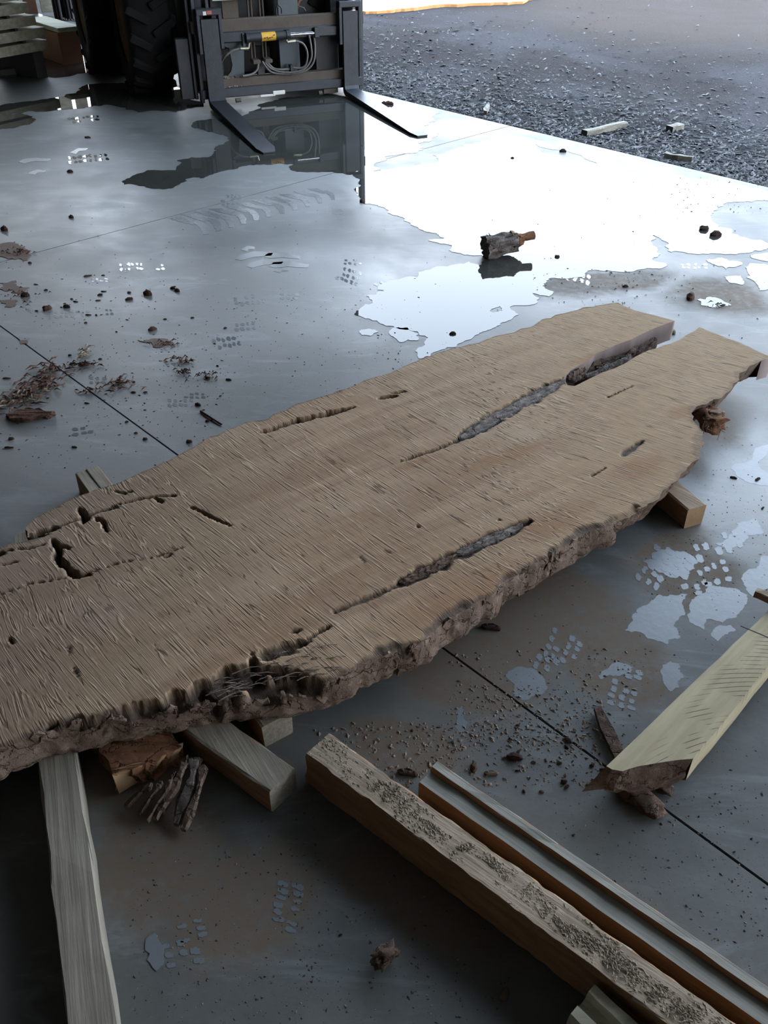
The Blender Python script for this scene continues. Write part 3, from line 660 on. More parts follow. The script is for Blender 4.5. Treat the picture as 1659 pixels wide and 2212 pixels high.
# torn bark shelf along the near left edge
groove([(20,1618),(100,1588),(180,1562),(260,1546),(330,1530),(400,1505),(440,1480),(480,1465),(540,1450),(600,1445),(640,1450)], 60, .026, 1, .35, .9)
groove([(400,1500),(450,1482),(520,1478),(580,1478),(640,1474),(690,1470)], 84, .034, 1, .3, .9)
groove([(560,1415),(610,1402),(660,1388)], 44, .010, .85, .4, .9)
groove([(430,1475),(445,1495),(470,1505)], 40, .06, 1, .4, .8); groove([(545,1415),(550,1445),(590,1455)], 30, .05, 1, .5, .8); groove([(560,1425),(620,1405),(670,1385)], 22, .014, .75, .4, .6); groove([(690,1478),(740,1462),(800,1432),(880,1405)], 14, .02, .9, .4, .8)
groove([(120,1560),(100,1572)], 26, .03, 1); groove([(905,1390),(880,1402),(850,1410)], 30, .03, 1, .4, .7)
ed, _ = dseg(V2, np.array(ne)[::2])
onfar, _ = dseg(V2, np.array(fe)[::2])
bk = np.maximum(bk, np.clip((.016*(1+1.2*nz2+.8*nz)-ed)/.008, 0, 1)*np.where(V2[:, 0] < .62, .9, .35))
bk = np.maximum(bk, np.clip((.005*(1+1.5*nz)-onfar)/.004, 0, 1)*.7)
dep += np.clip((.014*(1+1.5*nz2+nz)-ed)/.014, 0, 1)*.008*(V2[:, 0] < .7)
z = ZT-np.minimum(dep, .068)+nz3*.0012*bk+nz2*.0006
ovm = {}
slab_root = empty('live_edge_slab', (0, 0, 0)); tag(slab_root, 'huge brown rough-sawn live-edge wood slab with a forked far end', 'wood slab')
me = bpy.data.meshes.new('slab_body'); VV = np.column_stack([V2, z])
me.from_pydata([tuple(map(float, v)) for v in VV], [], [tuple(map(int, t)) for t in T]); me.update()
me.polygons.foreach_set('use_smooth', [True]*len(me.polygons))
at = me.attributes.new('bark', 'FLOAT', 'POINT'); at.data.foreach_set('value', bk.astype(np.float32))
link('sawn_face', me, MT['slab'], slab_root)
# which input vertex ended where (for the rim heights)
idx = {}
for i, lst in enumerate(ovi):
    for a in lst: idx[a] = i
rim_z = [float(z[idx[i]]) for i in range(NO)]
def side(name, i0, i1, rows, bulge, amp, m, under, closed_bottom=False):
    """wall from the rim down to the underside; bulge pushes it out of the slab"""
    n = i1-i0; vs = []; fs = []
    for k in range(rows+1):
        t = k/rows
        for i in range(i0, i1):
            x, y = outline[i % NO]; xa, ya = outline[(i-3) % NO]; xb, yb = outline[(i+3) % NO]
            nx, ny = -(yb-ya), (xb-xa); L = math.hypot(nx, ny) or 1; nx, ny = nx/L, ny/L    # outline runs clockwise seen from above: outward normal
            p3 = Vector((x*16, y*16, t*1.2)); q = noise.noise(p3)+.6*noise.noise(p3*2.7)+.35*noise.noise(p3*6.5)
            e_ = 0 if k == 0 else 1
            o_ = e_*(bulge*math.sin(math.pi*min(1, t*.75+.05))+amp*q*(.4+.6*t)+under*t)
            vs.append((x+nx*o_, y+ny*o_, rim_z[i % NO]*(1-t)+(ZB-.000)*t+(amp*.4*noise.noise(p3*3) if 0 < k < rows else 0)))
    for k in range(rows):
        for i in range(n-1): fs.append((k*n+i, k*n+i+1, (k+1)*n+i+1, (k+1)*n+i))
    return vs, fs, n, rows
A = sum((outline[i][0]*outline[(i+1) % NO][1]-outline[(i+1) % NO][0]*outline[i][1]) for i in range(NO))
nf, npg, nn_ = len(fe), len(pe), len(ne)
BOT = []
def put_side(name, i0, i1, m, rows, bulge, amp, under):
    vs, fs, n, rows = side(name, i0, i1, rows, bulge, amp, m, under); 
    pyd(name, vs, fs, MT[m], slab_root, True); BOT.extend(vs[-n:-1])
put_side('live_edge', 0, nf+1, 'bark', 6, .004, .006, -.004)
put_side('cut_end', nf, nf+npg+1, 'cutend', 3, 0, .0012, 0)
iR = nf+npg+min(range(nn_), key=lambda i: abs(ne[i][0]-G(1335, 1125, ZT).x)+abs(ne[i][1]-G(1335, 1125, ZT).y))
put_side('smooth_edge', nf+npg, iR+1, 'edgebark', 8, .001, .005, -.030)
put_side('bark_edge', iR, nf+npg+nn_, 'edgebark', 14, .009, .010, .002)
put_side('hidden_end', nf+npg+nn_-1, NO+1, 'bark', 3, 0, .002, 0)
tr = geometry.tessellate_polygon([[Vector((v[0], v[1], 0)) for v in BOT[::2]]])
pyd('underside', [(v[0], v[1], ZB) for v in BOT[::2]], [tuple(t) for t in tr], MT['cutend'], slab_root)
# bark plates standing proud along the near edge
R = rnd(8)
for k in range(150):
    i = nf+npg+int((iR-nf-npg)+(nf+npg+nn_-iR-8)*R.random()); x, y = outline[i]; xa, ya = outline[i-4]; xb, yb = outline[(i+4) % NO]
    tdir = Vector((xb-xa, yb-ya, 0)).normalized(); out = Vector((-tdir.y, tdir.x, 0))
    if out.y > .6: continue
    L = R.uniform(.012, .045); Hh = R.uniform(.012, .034); zc = R.uniform(ZB+.006, ZT-.012)
    c = Vector((x, y, zc))+out*R.uniform(.0, .008); n = 7
    ring = [c+tdir*(math.cos(a)*L*.5*R.uniform(.6, 1.2))+Vector((0, 0, math.sin(a)*Hh*.5*R.uniform(.6, 1.2)))+out*R.gauss(0, .003) for a in [2*math.pi*j/n for j in range(n)]]
    bkk = [p-out*.007 for p in ring]; f = [list(range(n))]+[[(j+1) % n, j, n+j, n+(j+1) % n] for j in range(n)]
    MB().add(ring+bkk, f).build('bark_flake', MT['edgebark' if R.random() < .8 else 'bark'], slab_root)
# frayed fibres hanging over the torn shelf
R = rnd(18)
for k in range(46):
    px = R.uniform(430, 690); py = 1395+(720-px)*.27+R.uniform(-12, 55); c = G(px, py, ZT-.004); a = R.gauss(-.15, .25)+math.radians(25); L = R.uniform(.025, .08)
    pth = [c+Vector((math.cos(a)*L*t, math.sin(a)*L*t, .006*math.sin(t*3)+R.uniform(-.002, .002))) for t in (0, .33, .66, 1)]
    MB().tube(pth, [.0012, .0014, .001, .0004], 5).build('splinter', MT['greybark' if R.random() < .5 else 'chipp'], slab_root)
# weathered bark ridges lying inside the inclusions
def ridge(name, pts, wpx, z0, h, m, seed, nx=70, ny=12):
    pl = spline([G(x, y, z0) for x, y in pts], 10); tot = len(pl)-1; vs = []; fs = []
    for i in range(nx+1):
        t = i/nx; q = t*tot; i0 = min(int(q), tot-1); p = pl[i0].lerp(pl[i0+1], q-i0); d = (pl[i0+1]-pl[i0]).normalized(); s = Vector((-d.y, d.x, 0))
        wv = wpx/px_m(*pts[len(pts)//2], z0)*.5*math.sqrt(max(.03, 1-abs(2*t-1)**2.2))
        for j in range(ny+1):
            u = 2*j/ny-1; p3 = Vector((t*nx*.14+seed, u*3.5, seed)); q3 = noise.noise(p3)+.6*noise.noise(p3*2.3)
            st_ = 1-abs(noise.noise(Vector((t*nx*.05+seed, u*4.5, 9))))*2.4
            vs.append(p+s*(u*wv*(1+.18*q3))+Vector((0, 0, h*(1-u*u)*(.55+.5*q3)+h*.55*st_*(1-abs(u))-(.004 if abs(u) == 1 else 0))))
    for i in range(nx):
        for j in range(ny): k = i*(ny+1)+j; fs.append((k, k+ny+1, k+ny+2, k+1))
    return pyd(name, vs, fs, MT[m], slab_root, False)
ridge('bark_inclusion', [(990,950),(1030,925),(1080,898),(1130,870),(1180,845),(1220,824)], 44, ZT-.010, .009, 'greybark', 3)
ridge('bark_inclusion', [(1128,1134),(1080,1156),(1030,1178),(985,1200)], 34, ZT-.009, .008, 'greybark', 7)
ridge('bark_inclusion', [(985,1202),(940,1224),(900,1242),(862,1262)], 36, ZT-.010, .009, 'bark', 9)
ridge('bark_inclusion', [(600,926),(650,908),(700,897),(750,884)], 16, ZT-.042, .008, 'bark', 12)
# torn bark filling the floor of the fork
ridge('torn_bark', [(1228,826),(1262,812),(1300,795),(1345,772),(1385,752),(1415,738)], 62, .082, .034, 'bark', 21, 60, 14)
ridge('torn_bark', [(1262,818),(1295,805),(1330,790),(1362,774)], 26, .112, .016, 'greybark', 27, 40, 8)
ridge('torn_bark', [(1222,822),(1240,812),(1262,802)], 34, .124, .022, 'bark', 31, 30, 10)
R = rnd(57)
for k in range(26):
    t = R.random(); px = 1235+t*170+R.uniform(-8, 8); py = 822-t*80+R.uniform(-10, 6); c = G(px, py, .118-.02*t); a = R.gauss(.5, .5); L = R.uniform(.012, .04); tl = R.uniform(-.6, .6)
    d = Vector((math.cos(a), math.sin(a), R.uniform(-.3, .3))); e = Vector((-math.sin(a)*math.cos(tl), math.cos(a)*math.cos(tl), math.sin(tl))); wd = L*R.uniform(.3, .6)
    q = [c+d*(L*u)+e*(wd*v) for u, v in ((-.5, -.3), (-.1, -.5), (.45, -.25), (.55, .1), (.1, .5), (-.4, .35))]; nn3 = d.cross(e).normalized()*.003
    MB().add(q+[p-nn3 for p in q], [list(range(6)), list(range(6, 12))[::-1]]+[[i, 6+i, 6+(i+1) % 6, (i+1) % 6] for i in range(6)]).build('bark_plate', MT['greybark' if R.random() < .3 else 'bark'], slab_root)
# burl with frayed root hair on the near prong
c = G(1540, 905, .11); lump('burl', (c.x-.005, c.y, .075), (.085, .09, .055), .3, 'redbark', 71, parent=slab_root, sub=3, amp=.5)
c = G(1545, 890, .135); lump('burl_cap', (c.x, c.y, .118), (.055, .032, .018), .2, 'edgebark', 72, parent=slab_root, sub=3, amp=.4)
R = rnd(73)
for k in range(22):
    c = G(R.uniform(1512, 1562), R.uniform(890, 930), .13); MB().tube([c, c+Vector((R.uniform(-.01, .01), R.uniform(-.02, .01), R.uniform(-.02, .008))), c+Vector((R.uniform(-.02, .02), R.uniform(-.03, .01), R.uniform(-.03, 0)))], [.0012, .001, .0005], 5).build('root_fibre', MT['chipr' if k % 2 else 'chipp'], slab_root)

# split bark chunk and fibrous strips under the slab's near left edge
def mesh_chunk(name, top_px, z1, z0, m, seed, label=None, cat=None, parent=None, rows=4, amp=.003, slope=0):
    R = rnd(seed); tp = fractal(gp(top_px, z1), 2, .06, R); n = len(tp); vs = [(x, y, z1+R.gauss(0, amp)) for x, y in tp]; fs = []
    for k in range(1, rows+1):
        for x, y in tp: vs.append((x+R.gauss(0, amp), y+R.gauss(0, amp)-slope*k/rows, z1+(z0-z1)*k/rows))
    tris = geometry.tessellate_polygon([[Vector((x, y, 0)) for x, y in tp]]); fs += [tuple(t) for t in tris]
    for k in range(rows):
        for i in range(n): fs.append((k*n+i, k*n+(i+1) % n, (k+1)*n+(i+1) % n, (k+1)*n+i))
    o = pyd(name, vs, fs, MT[m], parent)
    if label: tag(o, label, cat)
    return o
ck = empty('split_bark_chunk'); tag(ck, 'red-brown split bark chunk with a pale cut face under the slab edge', 'bark')
mesh_chunk('bark_body', [(190,1585),(280,1555),(365,1570),(392,1612),(330,1645),(300,1655),(243,1672),(215,1625)], .058, .004, 'redbark', 81, parent=ck, amp=.004)
fpts = [G(243, 1672, .056), G(300, 1655, .057), G(394, 1613, .056), G(392, 1630, .03), G(330, 1668, .018), G(258, 1713, .004)]
MB().add([p+Vector((0, -.002, 0)) for p in fpts]+[p+Vector((0, .012, 0)) for p in fpts], [(0, 5, 4, 1), (1, 4, 3, 2)]+[(i, (i+1) % 6, 6+(i+1) % 6, 6+i) for i in range(6)]).build('cut_face', MT['endg'], ck)
for k, (a, b_, wd, mm) in enumerate([((438,1655),(396,1793),.024,'edgebark'),((420,1640),(380,1782),.036,'greybark'),((400,1650),(335,1770),.030,'edgebark'),((378,1670),(318,1775),.012,'bark'),((405,1635),(352,1760),.006,'greybark'),((350,1690),(300,1760),.016,'bark'),((330,1700),(270,1745),.02,'bark')]):
    A_ = G(*a, .048); B_ = G(*b_, .012); C_ = (A_+B_)/2+Vector((.012, .01, .014)); pl = spline([A_, C_, B_], 7); Rk = rnd(90+k); vs = []; fs = []
    for i, p in enumerate(pl):
        d = (pl[min(i+1, len(pl)-1)]-pl[max(0, i-1)]).normalized(); s = Vector((-d.y, d.x, 0)).normalized(); wj = wd*(.7+.3*math.sin(i*.7+k))
        for (u, hh) in ((-.5, 0), (-.3, .006), (.25, .007), (.5, .001), (.3, -.006), (-.3, -.006)): vs.append(p+s*(u*wj+Rk.gauss(0, .0008))+Vector((0, 0, hh+Rk.gauss(0, .0008))))
    n = 6
    for i in range(len(pl)-1):
        for j in range(n): fs.append((i*n+j, i*n+(j+1) % n, (i+1)*n+(j+1) % n, (i+1)*n+j))
    fs += [tuple(range(n)), tuple(range((len(pl)-1)*n, len(pl)*n))[::-1]]
    o = pyd('bark_strip', vs, fs, MT[mm]); tag(o, ['rightmost pale curved bark strip lying under the slab edge', 'widest grey bark strip of the fan under the slab', 'dark bark strip left of the widest grey one', 'narrow dark bark strip in the fan under the slab', 'thin grey splinter crossing the fan of bark strips', 'short dark bark strip at the left of the fan', 'leftmost dark bark strip below the split chunk'][k], 'bark strip', 'bark strips fanned out under the slab')

# ================================================================== DEBRIS
def shard_mesh(L, W, Tk, seed):
    R = rnd(seed); n = 8
    ang = [2*math.pi*(j+R.uniform(-.25, .25))/n for j in range(n)]
    base = [(math.cos(a)*L*.5*R.uniform(.75, 1.1), math.sin(a)*W*.5*R.uniform(.6, 1.15)) for a in ang]
    vs = [(x, y, 0) for x, y in base]+[(x*1.02, y*1.03, Tk*R.uniform(.35, .7)) for x, y in base]+[(x*.6+R.gauss(0, L*.03), y*.55+R.gauss(0, W*.04), Tk*R.uniform(.75, 1.15)) for x, y in base]
    fs = [tuple(range(n))[::-1], tuple(range(2*n, 3*n))]
    for r in range(2):
        for j in range(n): fs.append((r*n+j, r*n+(j+1) % n, (r+1)*n+(j+1) % n, (r+1)*n+j))
    me = bpy.data.meshes.new('shard'); me.from_pydata(vs, [], fs); me.update(); return me
SH = {}
for mname in ('chip', 'chipr', 'chipp', 'bark'):
    SH[mname] = []
    for k in range(6):
        me = shard_mesh(1, [.45, .6, .35, .75, .25, .5][k], [.3, .35, .2, .4, .16, .28][k], 200+k); me.materials.append(MT[mname]); SH[mname].append(me)
def shard(name, px, py, lpx, rot, m, kind, label, cat, group=None, z=0.0):
    o = link(name, SH[m][kind]); c = G(px, py, z); s = lpx/px_m(px, py, z); o.location = (c.x, c.y, z); o.rotation_euler = (0, 0, rot); o.scale = (s, s, s)
    return tag(o, label, cat, group)
# single bits that stand out
for a in [(1492,644,38,1.1,'chipr',0,'reddish bark lump lying on dry concrete beyond the fork of the slab'), (1520,497,22,.2,'chip',3,'left one of two dark bark bits in the puddle at right'), (1546,509,32,.1,'chip',0,'right one of two dark bark bits in the puddle at right'),
          (319,636,24,-.3,'chipr',3,'dark red bark nugget right of the bit cluster on the left floor'), (102,669,22,.8,'chipr',3,'upright reddish bark triangle on the left floor'), (1351,620,16,0,'chip',0,'flat dark chip on damp concrete beyond the slab'),
          (1112,1638,42,-.2,'chip',0,'long dark chip lying above the rabbeted board'), (1062,1672,38,-.1,'chipp',2,'pale curled shaving above the rabbeted board'), (1024,1658,34,1.3,'bark',0,'grey upright bark scrap left of the pale shaving'),
          (1062,1358,52,-.25,'chip',2,'dark bark stick poking out under the slab edge'), (1090,2150,34,1.3,'chipp',3,'small pale wood block near the bottom edge'), (882,1672,56,-.25,'bark',2,'bark curl wedged behind the rough beam'),
          (1228,1600,20,-.5,'chipp',1,'pale crumb in the floor joint'), (1218,1690,16,.3,'chip',3,'dark nugget left of the pale cant end'), (1224,1700,15,.8,'chip',1,'second dark nugget left of the pale cant end'), (1208,1648,13,0,'chipp',3,'round pale crumb above the nuggets'),
          (1450,970,10,0,'chip',0,None), (978,722,16,.2,'chip',1,'dark chip on the white water near the slab'), (1203,556,12,.2,'chip',3,'black chip on the puddle right of the log chunk'), (1216,328,16,0,'chip',1,'dark chip on the white water by the yard edge'),
          (838,226,32,-.1,'chip',2,'dark flecks beside the right fork blade'), (1107,342,8,0,'chip',1,None), (783,436,14,1.2,'chip',3,'black chip at the left rim of the white puddle'),
          (440,886,8,.2,'chip',2,None), (1455,720,16,1.4,'chipp',3,'small pale scrap in the mouth of the slab fork'), (1648,1098,14,.8,'chip',2,'dark sliver right of the brown bearer'), (1637,1036,20,.6,'chip',2,'dark chip at the right picture edge beside the slab'),
          (735,2020,10,.5,'chip',1,None), (1585,1030+3,18,-.5,'chip',2,'thin dark sliver right of the slab'),
          (190,298,16,0,'chip',2,'dark twig bit beside the wet boot print'), (152,372,14,.1,'chip',1,None), (154,470,14,-.3,'chip',3,'black curl on the left floor above the joint'), (10,497,22,-.5,'chipr',3,'dark red bark point at the left picture edge')]:
    lab = a[6] or 'stray dark chip on the concrete'
    shard('bark_chip', a[0], a[1], a[2], a[3], a[4], a[5], lab, 'bark chip', None if a[6] else 'stray chips')
zl = [(740,265,14),(180,297,22),(540,338,14),(480,378,16),(720,290,12),(700,330,14),(925,275,10),(930,322,18),(1240,245,12),(1270,262,14),(1250,232,9),(630,433,13),(740,150,10),(625,155,18),(910,468,8),(1185,465,8),(1380,455,9),(1615,528,11),(835,555,7),(615,490,9),(720,750,9),(45,888,18),(1420,1080,20),(1485,1197,10),(535,1383,17),(80,1325,14),(60,1385,22),(1040,1325,10),(1355,1345,14),(975,1280,9),(1095,540,22),(960,915,9),(960,990,12),(1045,988,9),(1040,1115,8),(215,62,10),(255,215,12),(330,257,11),(465,352,7),(515,320,7),(910,1200,10),(500,725,8),(760,1000,7),(1640,900,16),(1000,1010,8),(500,1300,5),(280,1180,12),(125,1212,9),(265,405,8),(440,378,6),(690,435,6),(725,432,6),(345,1030,7),(205,1035,8),(620,1065,14),(1490,890,14),(1520,1185,7),(1560,800,7),(1590,760,7),(1470,1230,6),(1580,1015,8),(1540,640,6)]
R = rnd(3)
for (x, y, s) in zl:
    shard('bark_chip', x*.3014, 550+y*.3014, s*R.uniform(.85, 1.1), R.uniform(-.5, .5), R.choice(['chip', 'chip', 'chipr', 'chip']), R.randrange(6), 'small dark bark chip strewn on the bluish floor at left', 'bark chip', 'bark chips strewn on the left floor')
for (x, y, s) in [(885,905,0)]+[(R.uniform(880, 1300), R.uniform(1560, 1720), R.uniform(6, 15)) for _ in range(45)]+[(R.uniform(1180, 1650), R.uniform(1690, 2050), R.uniform(4, 9)) for _ in range(30)]:
    if s: shard('wood_crumb', x, y, s, R.uniform(-2, 2), R.choice(['chip', 'chipp', 'bark']), R.randrange(6), 'small wood crumb on the floor around the rabbeted board and the pale cant', 'crumb', 'crumbs around the rabbeted board') if not (y > 1648+(x-945)*.69-30 and y < 1700+(x-905)*.69+60) else None
lump('bark_lump', tuple(G(832, 2078)), (.05, .028, .03), .6, 'bark', 61, 'ragged brown bark lump on the dark foreground floor', 'bark', amp=.6)
c = G(1322, 1640); 
MB().prism([(-.013, -.07), (.01, -.075), (.014, 0), (.009, .075), (-.006, .08), (-.014, .02)], .006, .022, Matrix.Translation((c.x+.005, c.y+.055, .0)) @ Matrix.Rotation(.18, 4, 'Z') @ Matrix.Rotation(-.12, 4, 'Y')).build('bark_strip', MT['bark'])
tag(bpy.data.objects[[o.name for o in bpy.data.objects if o.name.startswith('bark_strip')][-1]], 'flat dark bark strip leaning behind the pale cant end', 'bark strip')
# splinter piles
def pile(px, py, w_, h_, n, L, label, seed, m='bark', rot=0):
    R = rnd(seed); mb = MB()
    for k in range(n):
        u, v = R.gauss(0, .32), R.gauss(0, .3); ca, sa = math.cos(rot), math.sin(rot)
        c = G(px+u*w_*ca-v*h_*sa, py+u*w_*sa+v*h_*ca); a = R.gauss(rot*-1+.3, .6); l = R.uniform(.4, 1)*L; zz = R.uniform(.002, .014)
        d = Vector((math.cos(a), math.sin(a), 0)); s = Vector((-d.y, d.x, 0)); ww = l*R.uniform(.03, .08)
        mb.add([c-d*l/2+Vector((0, 0, zz*.3)), c+s*ww+Vector((0, 0, zz+.002)), c-s*ww+Vector((0, 0, zz)), c+d*l/2+Vector((0, 0, zz*R.random())), c+Vector((0, 0, zz+.006))],
               [(0, 2, 4), (2, 3, 4), (3, 1, 4), (1, 0, 4), (0, 1, 3, 2)])
    return tag(mb.build('splinter_pile', MT[m]), label, 'splinters', None, 'stuff')
pile(75, 840, 110, 50, 150, .06, 'largest heap of brown bark splinters by the floor joint', 1, 'chipr', -.5)
pile(40, 862, 80, 20, 50, .07, 'splinters at the left end of the largest heap', 2, 'chipp', -.2)
pile(184, 765, 28, 18, 20, .05, 'small splinter tuft above the floor joint', 3, 'chipp', -.7); pile(175, 790, 70, 10, 40, .04, 'dark row of bark splinters crossing toward the joint', 4, 'chip'); pile(113, 798, 34, 18, 30, .04, 'splinter tuft right on the floor joint', 5, 'chipr')
pile(255, 832, 56, 22, 40, .05, 'brown splinter heap right of the floor joint', 6, 'chipr', -.2); pile(395, 780, 44, 12, 30, .035, 'reddish splinters on the mid left floor', 7, 'chipr'); pile(395, 806, 30, 12, 30, .025, 'dark splinters just below the reddish ones', 8, 'chip'); pile(192, 846, 34, 10, 20, .03, 'splinters lodged in the floor joint', 9, 'chipr')
pile(450, 815, 60, 20, 26, .025, 'thin scatter of splinters at the mid left floor', 10, 'chip'); pile(40, 640, 60, 40, 24, .03, 'splinters on the muddy smear at the left edge', 12, 'chipr'); pile(40, 545, 60, 18, 40, .03, 'splinters at the left end of the cross joint', 13, 'chipr'); pile(350, 744, 60, 14, 20, .03, 'splinters on the brown smear mid left', 14, 'chipr')
pile(1560, 660, 40, 8, 12, .03, 'dark flecks near the right wet spot', 15, 'chip')
bs = mesh_chunk('bark_slab', [(12,893),(40,885),(85,882),(118,889),(100,897),(60,903),(20,902)], .016, 0, 'chipr', 16, 'long brown bark slice at the left edge by the splinter heap', 'bark')
MB().tube([G(433, 888, .004), G(455, 902, .005), G(479, 917, .004)], [.0035, .004, .003], 6).build('stick', MT['chip']); tag(bpy.data.objects['stick'], 'thin straight dark twig on the floor near the slab', 'stick')

# chunk of log with a nub, standing in the puddle
lg = empty('log_chunk'); tag(lg, 'ragged log chunk with a reddish nub lying in the white puddle', 'log')
c = G(1080, 552); ax = Vector((.93, .30, .08)).normalized(); up = Vector((0, 0, 1)); sd = ax.cross(up).normalized(); up = sd.cross(ax)
def tuft(x0, x1, r0, r1, nx, na, amp, seed, cz, wobble=.5):
    vs = []; fs = []
    for i in range(nx+1):
        t = i/nx
        for j in range(na):
            a = 2*math.pi*j/na; p3 = Vector((t*2.2, math.cos(a)*2.2, math.sin(a)*2.2))+Vector((seed, 0, 0)); g_ = noise.noise(p3)*amp+noise.noise(Vector((t*1.2+seed, math.cos(a)*7, math.sin(a)*7)))*amp*.7
            r = (r0+(r1-r0)*t)*(1+g_); x = x0+(x1-x0)*t+(noise.noise(Vector((math.cos(a)*6, math.sin(a)*6, seed)))*amp*.25*(x1-x0) if i in (0, nx) else 0)
            vs.append(Vector((c.x, c.y, cz))+ax*x+sd*(math.cos(a)*r)+up*(math.sin(a)*r*.95))
    for i in range(nx):
        for j in range(na): fs.append((i*na+j, i*na+(j+1) % na, (i+1)*na+(j+1) % na, (i+1)*na+j))
    k = len(vs); vs.append(sum((vs[j] for j in range(na)), Vector())/na+ax*.01); vs.append(sum((vs[nx*na+j] for j in range(na)), Vector())/na)
    fs += [((j+1) % na, j, k) for j in range(na)]+[(nx*na+j, nx*na+(j+1) % na, k+1) for j in range(na)]
    return vs, fs
v_, f_ = tuft(-.085, .075, .056, .05, 14, 40, .32, 2, .056); pyd('bark_body', v_, f_, MT['greybark'], lg)
v_, f_ = tuft(.055, .115, .046, .024, 6, 24, .3, 5, .06); pyd('inner_wood', v_, f_, MT['redbark'], lg)
v_, f_ = tuft(.10, .175, .019, .020, 6, 16, .15, 8, .068); pyd('nub', v_, f_, MT['redbark'], lg)
R = rnd(12)
for k in range(16):
    a = R.uniform(0, 6.28); p = Vector((c.x, c.y, .056))+ax*(-.075+R.uniform(-.01, .03))+sd*math.cos(a)*.05+up*math.sin(a)*.05
    MB().tube([p, p+(sd*math.cos(a)+up*math.sin(a))*R.uniform(.008, .022)-ax*.008], [.004, .0006], 5).build('splinter', MT['bark'], lg)

# crumbs that nobody could count
def scatter(name, regions, n, smin, smax, m, seed, label, z=0.0, flat=.5, avoid=None, cat='crumbs'):
    R = rnd(seed); vs = []; fs = []
    for k in range(n):
        x0, x1, y0, y1 = regions[R.randrange(len(regions))]; 
        px, py = R.uniform(x0, x1), R.uniform(y0, y1)
        if avoid and avoid(px, py): continue
        c = G(px, py, z); s = smin+(smax-smin)*R.random()**3; a = R.uniform(0, 6.28); l = s*R.uniform(.6, 1.35); d = Vector((math.cos(a)*l, math.sin(a)*l, 0)); q = Vector((-math.sin(a)*s*.7, math.cos(a)*s*.6, 0)); h = Vector((0, 0, s*flat))
        b = len(vs); j = lambda: Vector((R.gauss(0, s*.15), R.gauss(0, s*.15), 0))
        vs += [c-d+j(), c+q+j(), c+d+j(), c-q+j(), c+h+j()-d*.2, c+h*.8+j()+d*.3]
        fs += [(b, b+3, b+4), (b+3, b+5, b+4), (b+3, b+2, b+5), (b+2, b+1, b+5), (b+1, b+4, b+5), (b+1, b, b+4)]
    return tag(pyd(name, vs, fs, MT[m]), label, cat, None, 'stuff')
cant_poly = [tuple(p[:2]) for p in poly]
def under(x, y):
    p = G(x, y); q = Vector(p[:2])
    for a, b, hw in FOOT:
        d = b-a; t = max(0, min(1, (q-a).dot(d)/d.length_squared))
        if (q-a-d*t).length < hw: return True
    pp = np.array([tuple(q)])
    return bool(inside(pp, ol[::6])[0]) or bool(inside(pp, cant_poly)[0])
scatter('sawdust_crumbs', [(960, 1380, 1400, 1640), (1000, 1300, 1480, 1620), (680, 1000, 1560, 1700), (880, 1300, 1560, 1700)], 2600, .0012, .0066, 'dustc', 1, 'pale sawdust crumbs on the floor right of the slab', avoid=under)
scatter('sawdust_crumbs', [(900, 1659, 1150, 1760), (1200, 1659, 1700, 2100), (280, 700, 1750, 2212), (640, 1100, 1700, 2212), (1380, 1659, 900, 1300)], 2400, .0010, .0038, 'dustd', 2, 'fine dark crumbs over the foreground floor', avoid=under)
scatter('sawdust_crumbs', [(280, 700, 1750, 2212), (640, 1250, 1850, 2212), (1180, 1620, 1720, 2060)], 500, .0010, .003, 'dustc', 5, 'fine pale crumbs over the dark foreground floor', avoid=under)
scatter('bark_crumbs', [(0, 480, 560, 1050), (0, 520, 600, 1000), (180, 500, 720, 930), (0, 700, 440, 800), (500, 900, 620, 860)], 1500, .0012, .0060, 'dustd', 3, 'tiny bark crumbs over the bluish floor at left', avoid=under)
scatter('bark_crumbs', [(800, 1659, 380, 800), (1150, 1500, 580, 660), (1450, 1659, 380, 460)], 520, .0015, .0065, 'dustd', 4, 'dark flecks on the water and damp floor beyond the slab', avoid=under, z=.0015)
# shavings on the rough beam
R = rnd(15); vs = []; fs = []; bdn = bd.normalized(); bs_ = Vector((-bdn.y, bdn.x, 0))
for k in range(4600):
    t = R.random()**.8*1.08; lat = R.gauss(.004, .016)
    if abs(lat) > .032: continue
    if noise.noise(Vector((t*9, lat*60, 3))) < -.12: continue
    c = b0+bd*t+bs_*lat; s = R.uniform(.0008, .0026); a = R.gauss(math.atan2(bd.y, bd.x), .7); d = Vector((math.cos(a)*s*1.8, math.sin(a)*s*1.8, 0)); q = Vector((-math.sin(a)*s*.6, math.cos(a)*s*.6, 0)); b = len(vs)
    vs += [c-d, c+q, c+d, c-q, c+Vector((0, 0, s*.8))]; fs += [(b, b+3, b+4), (b+3, b+2, b+4), (b+2, b+1, b+4), (b+1, b, b+4)]
tag(pyd('shavings', vs, fs, MT['shav']), 'sawdust shavings lying on top of the rough beam', 'shavings', None, 'stuff')

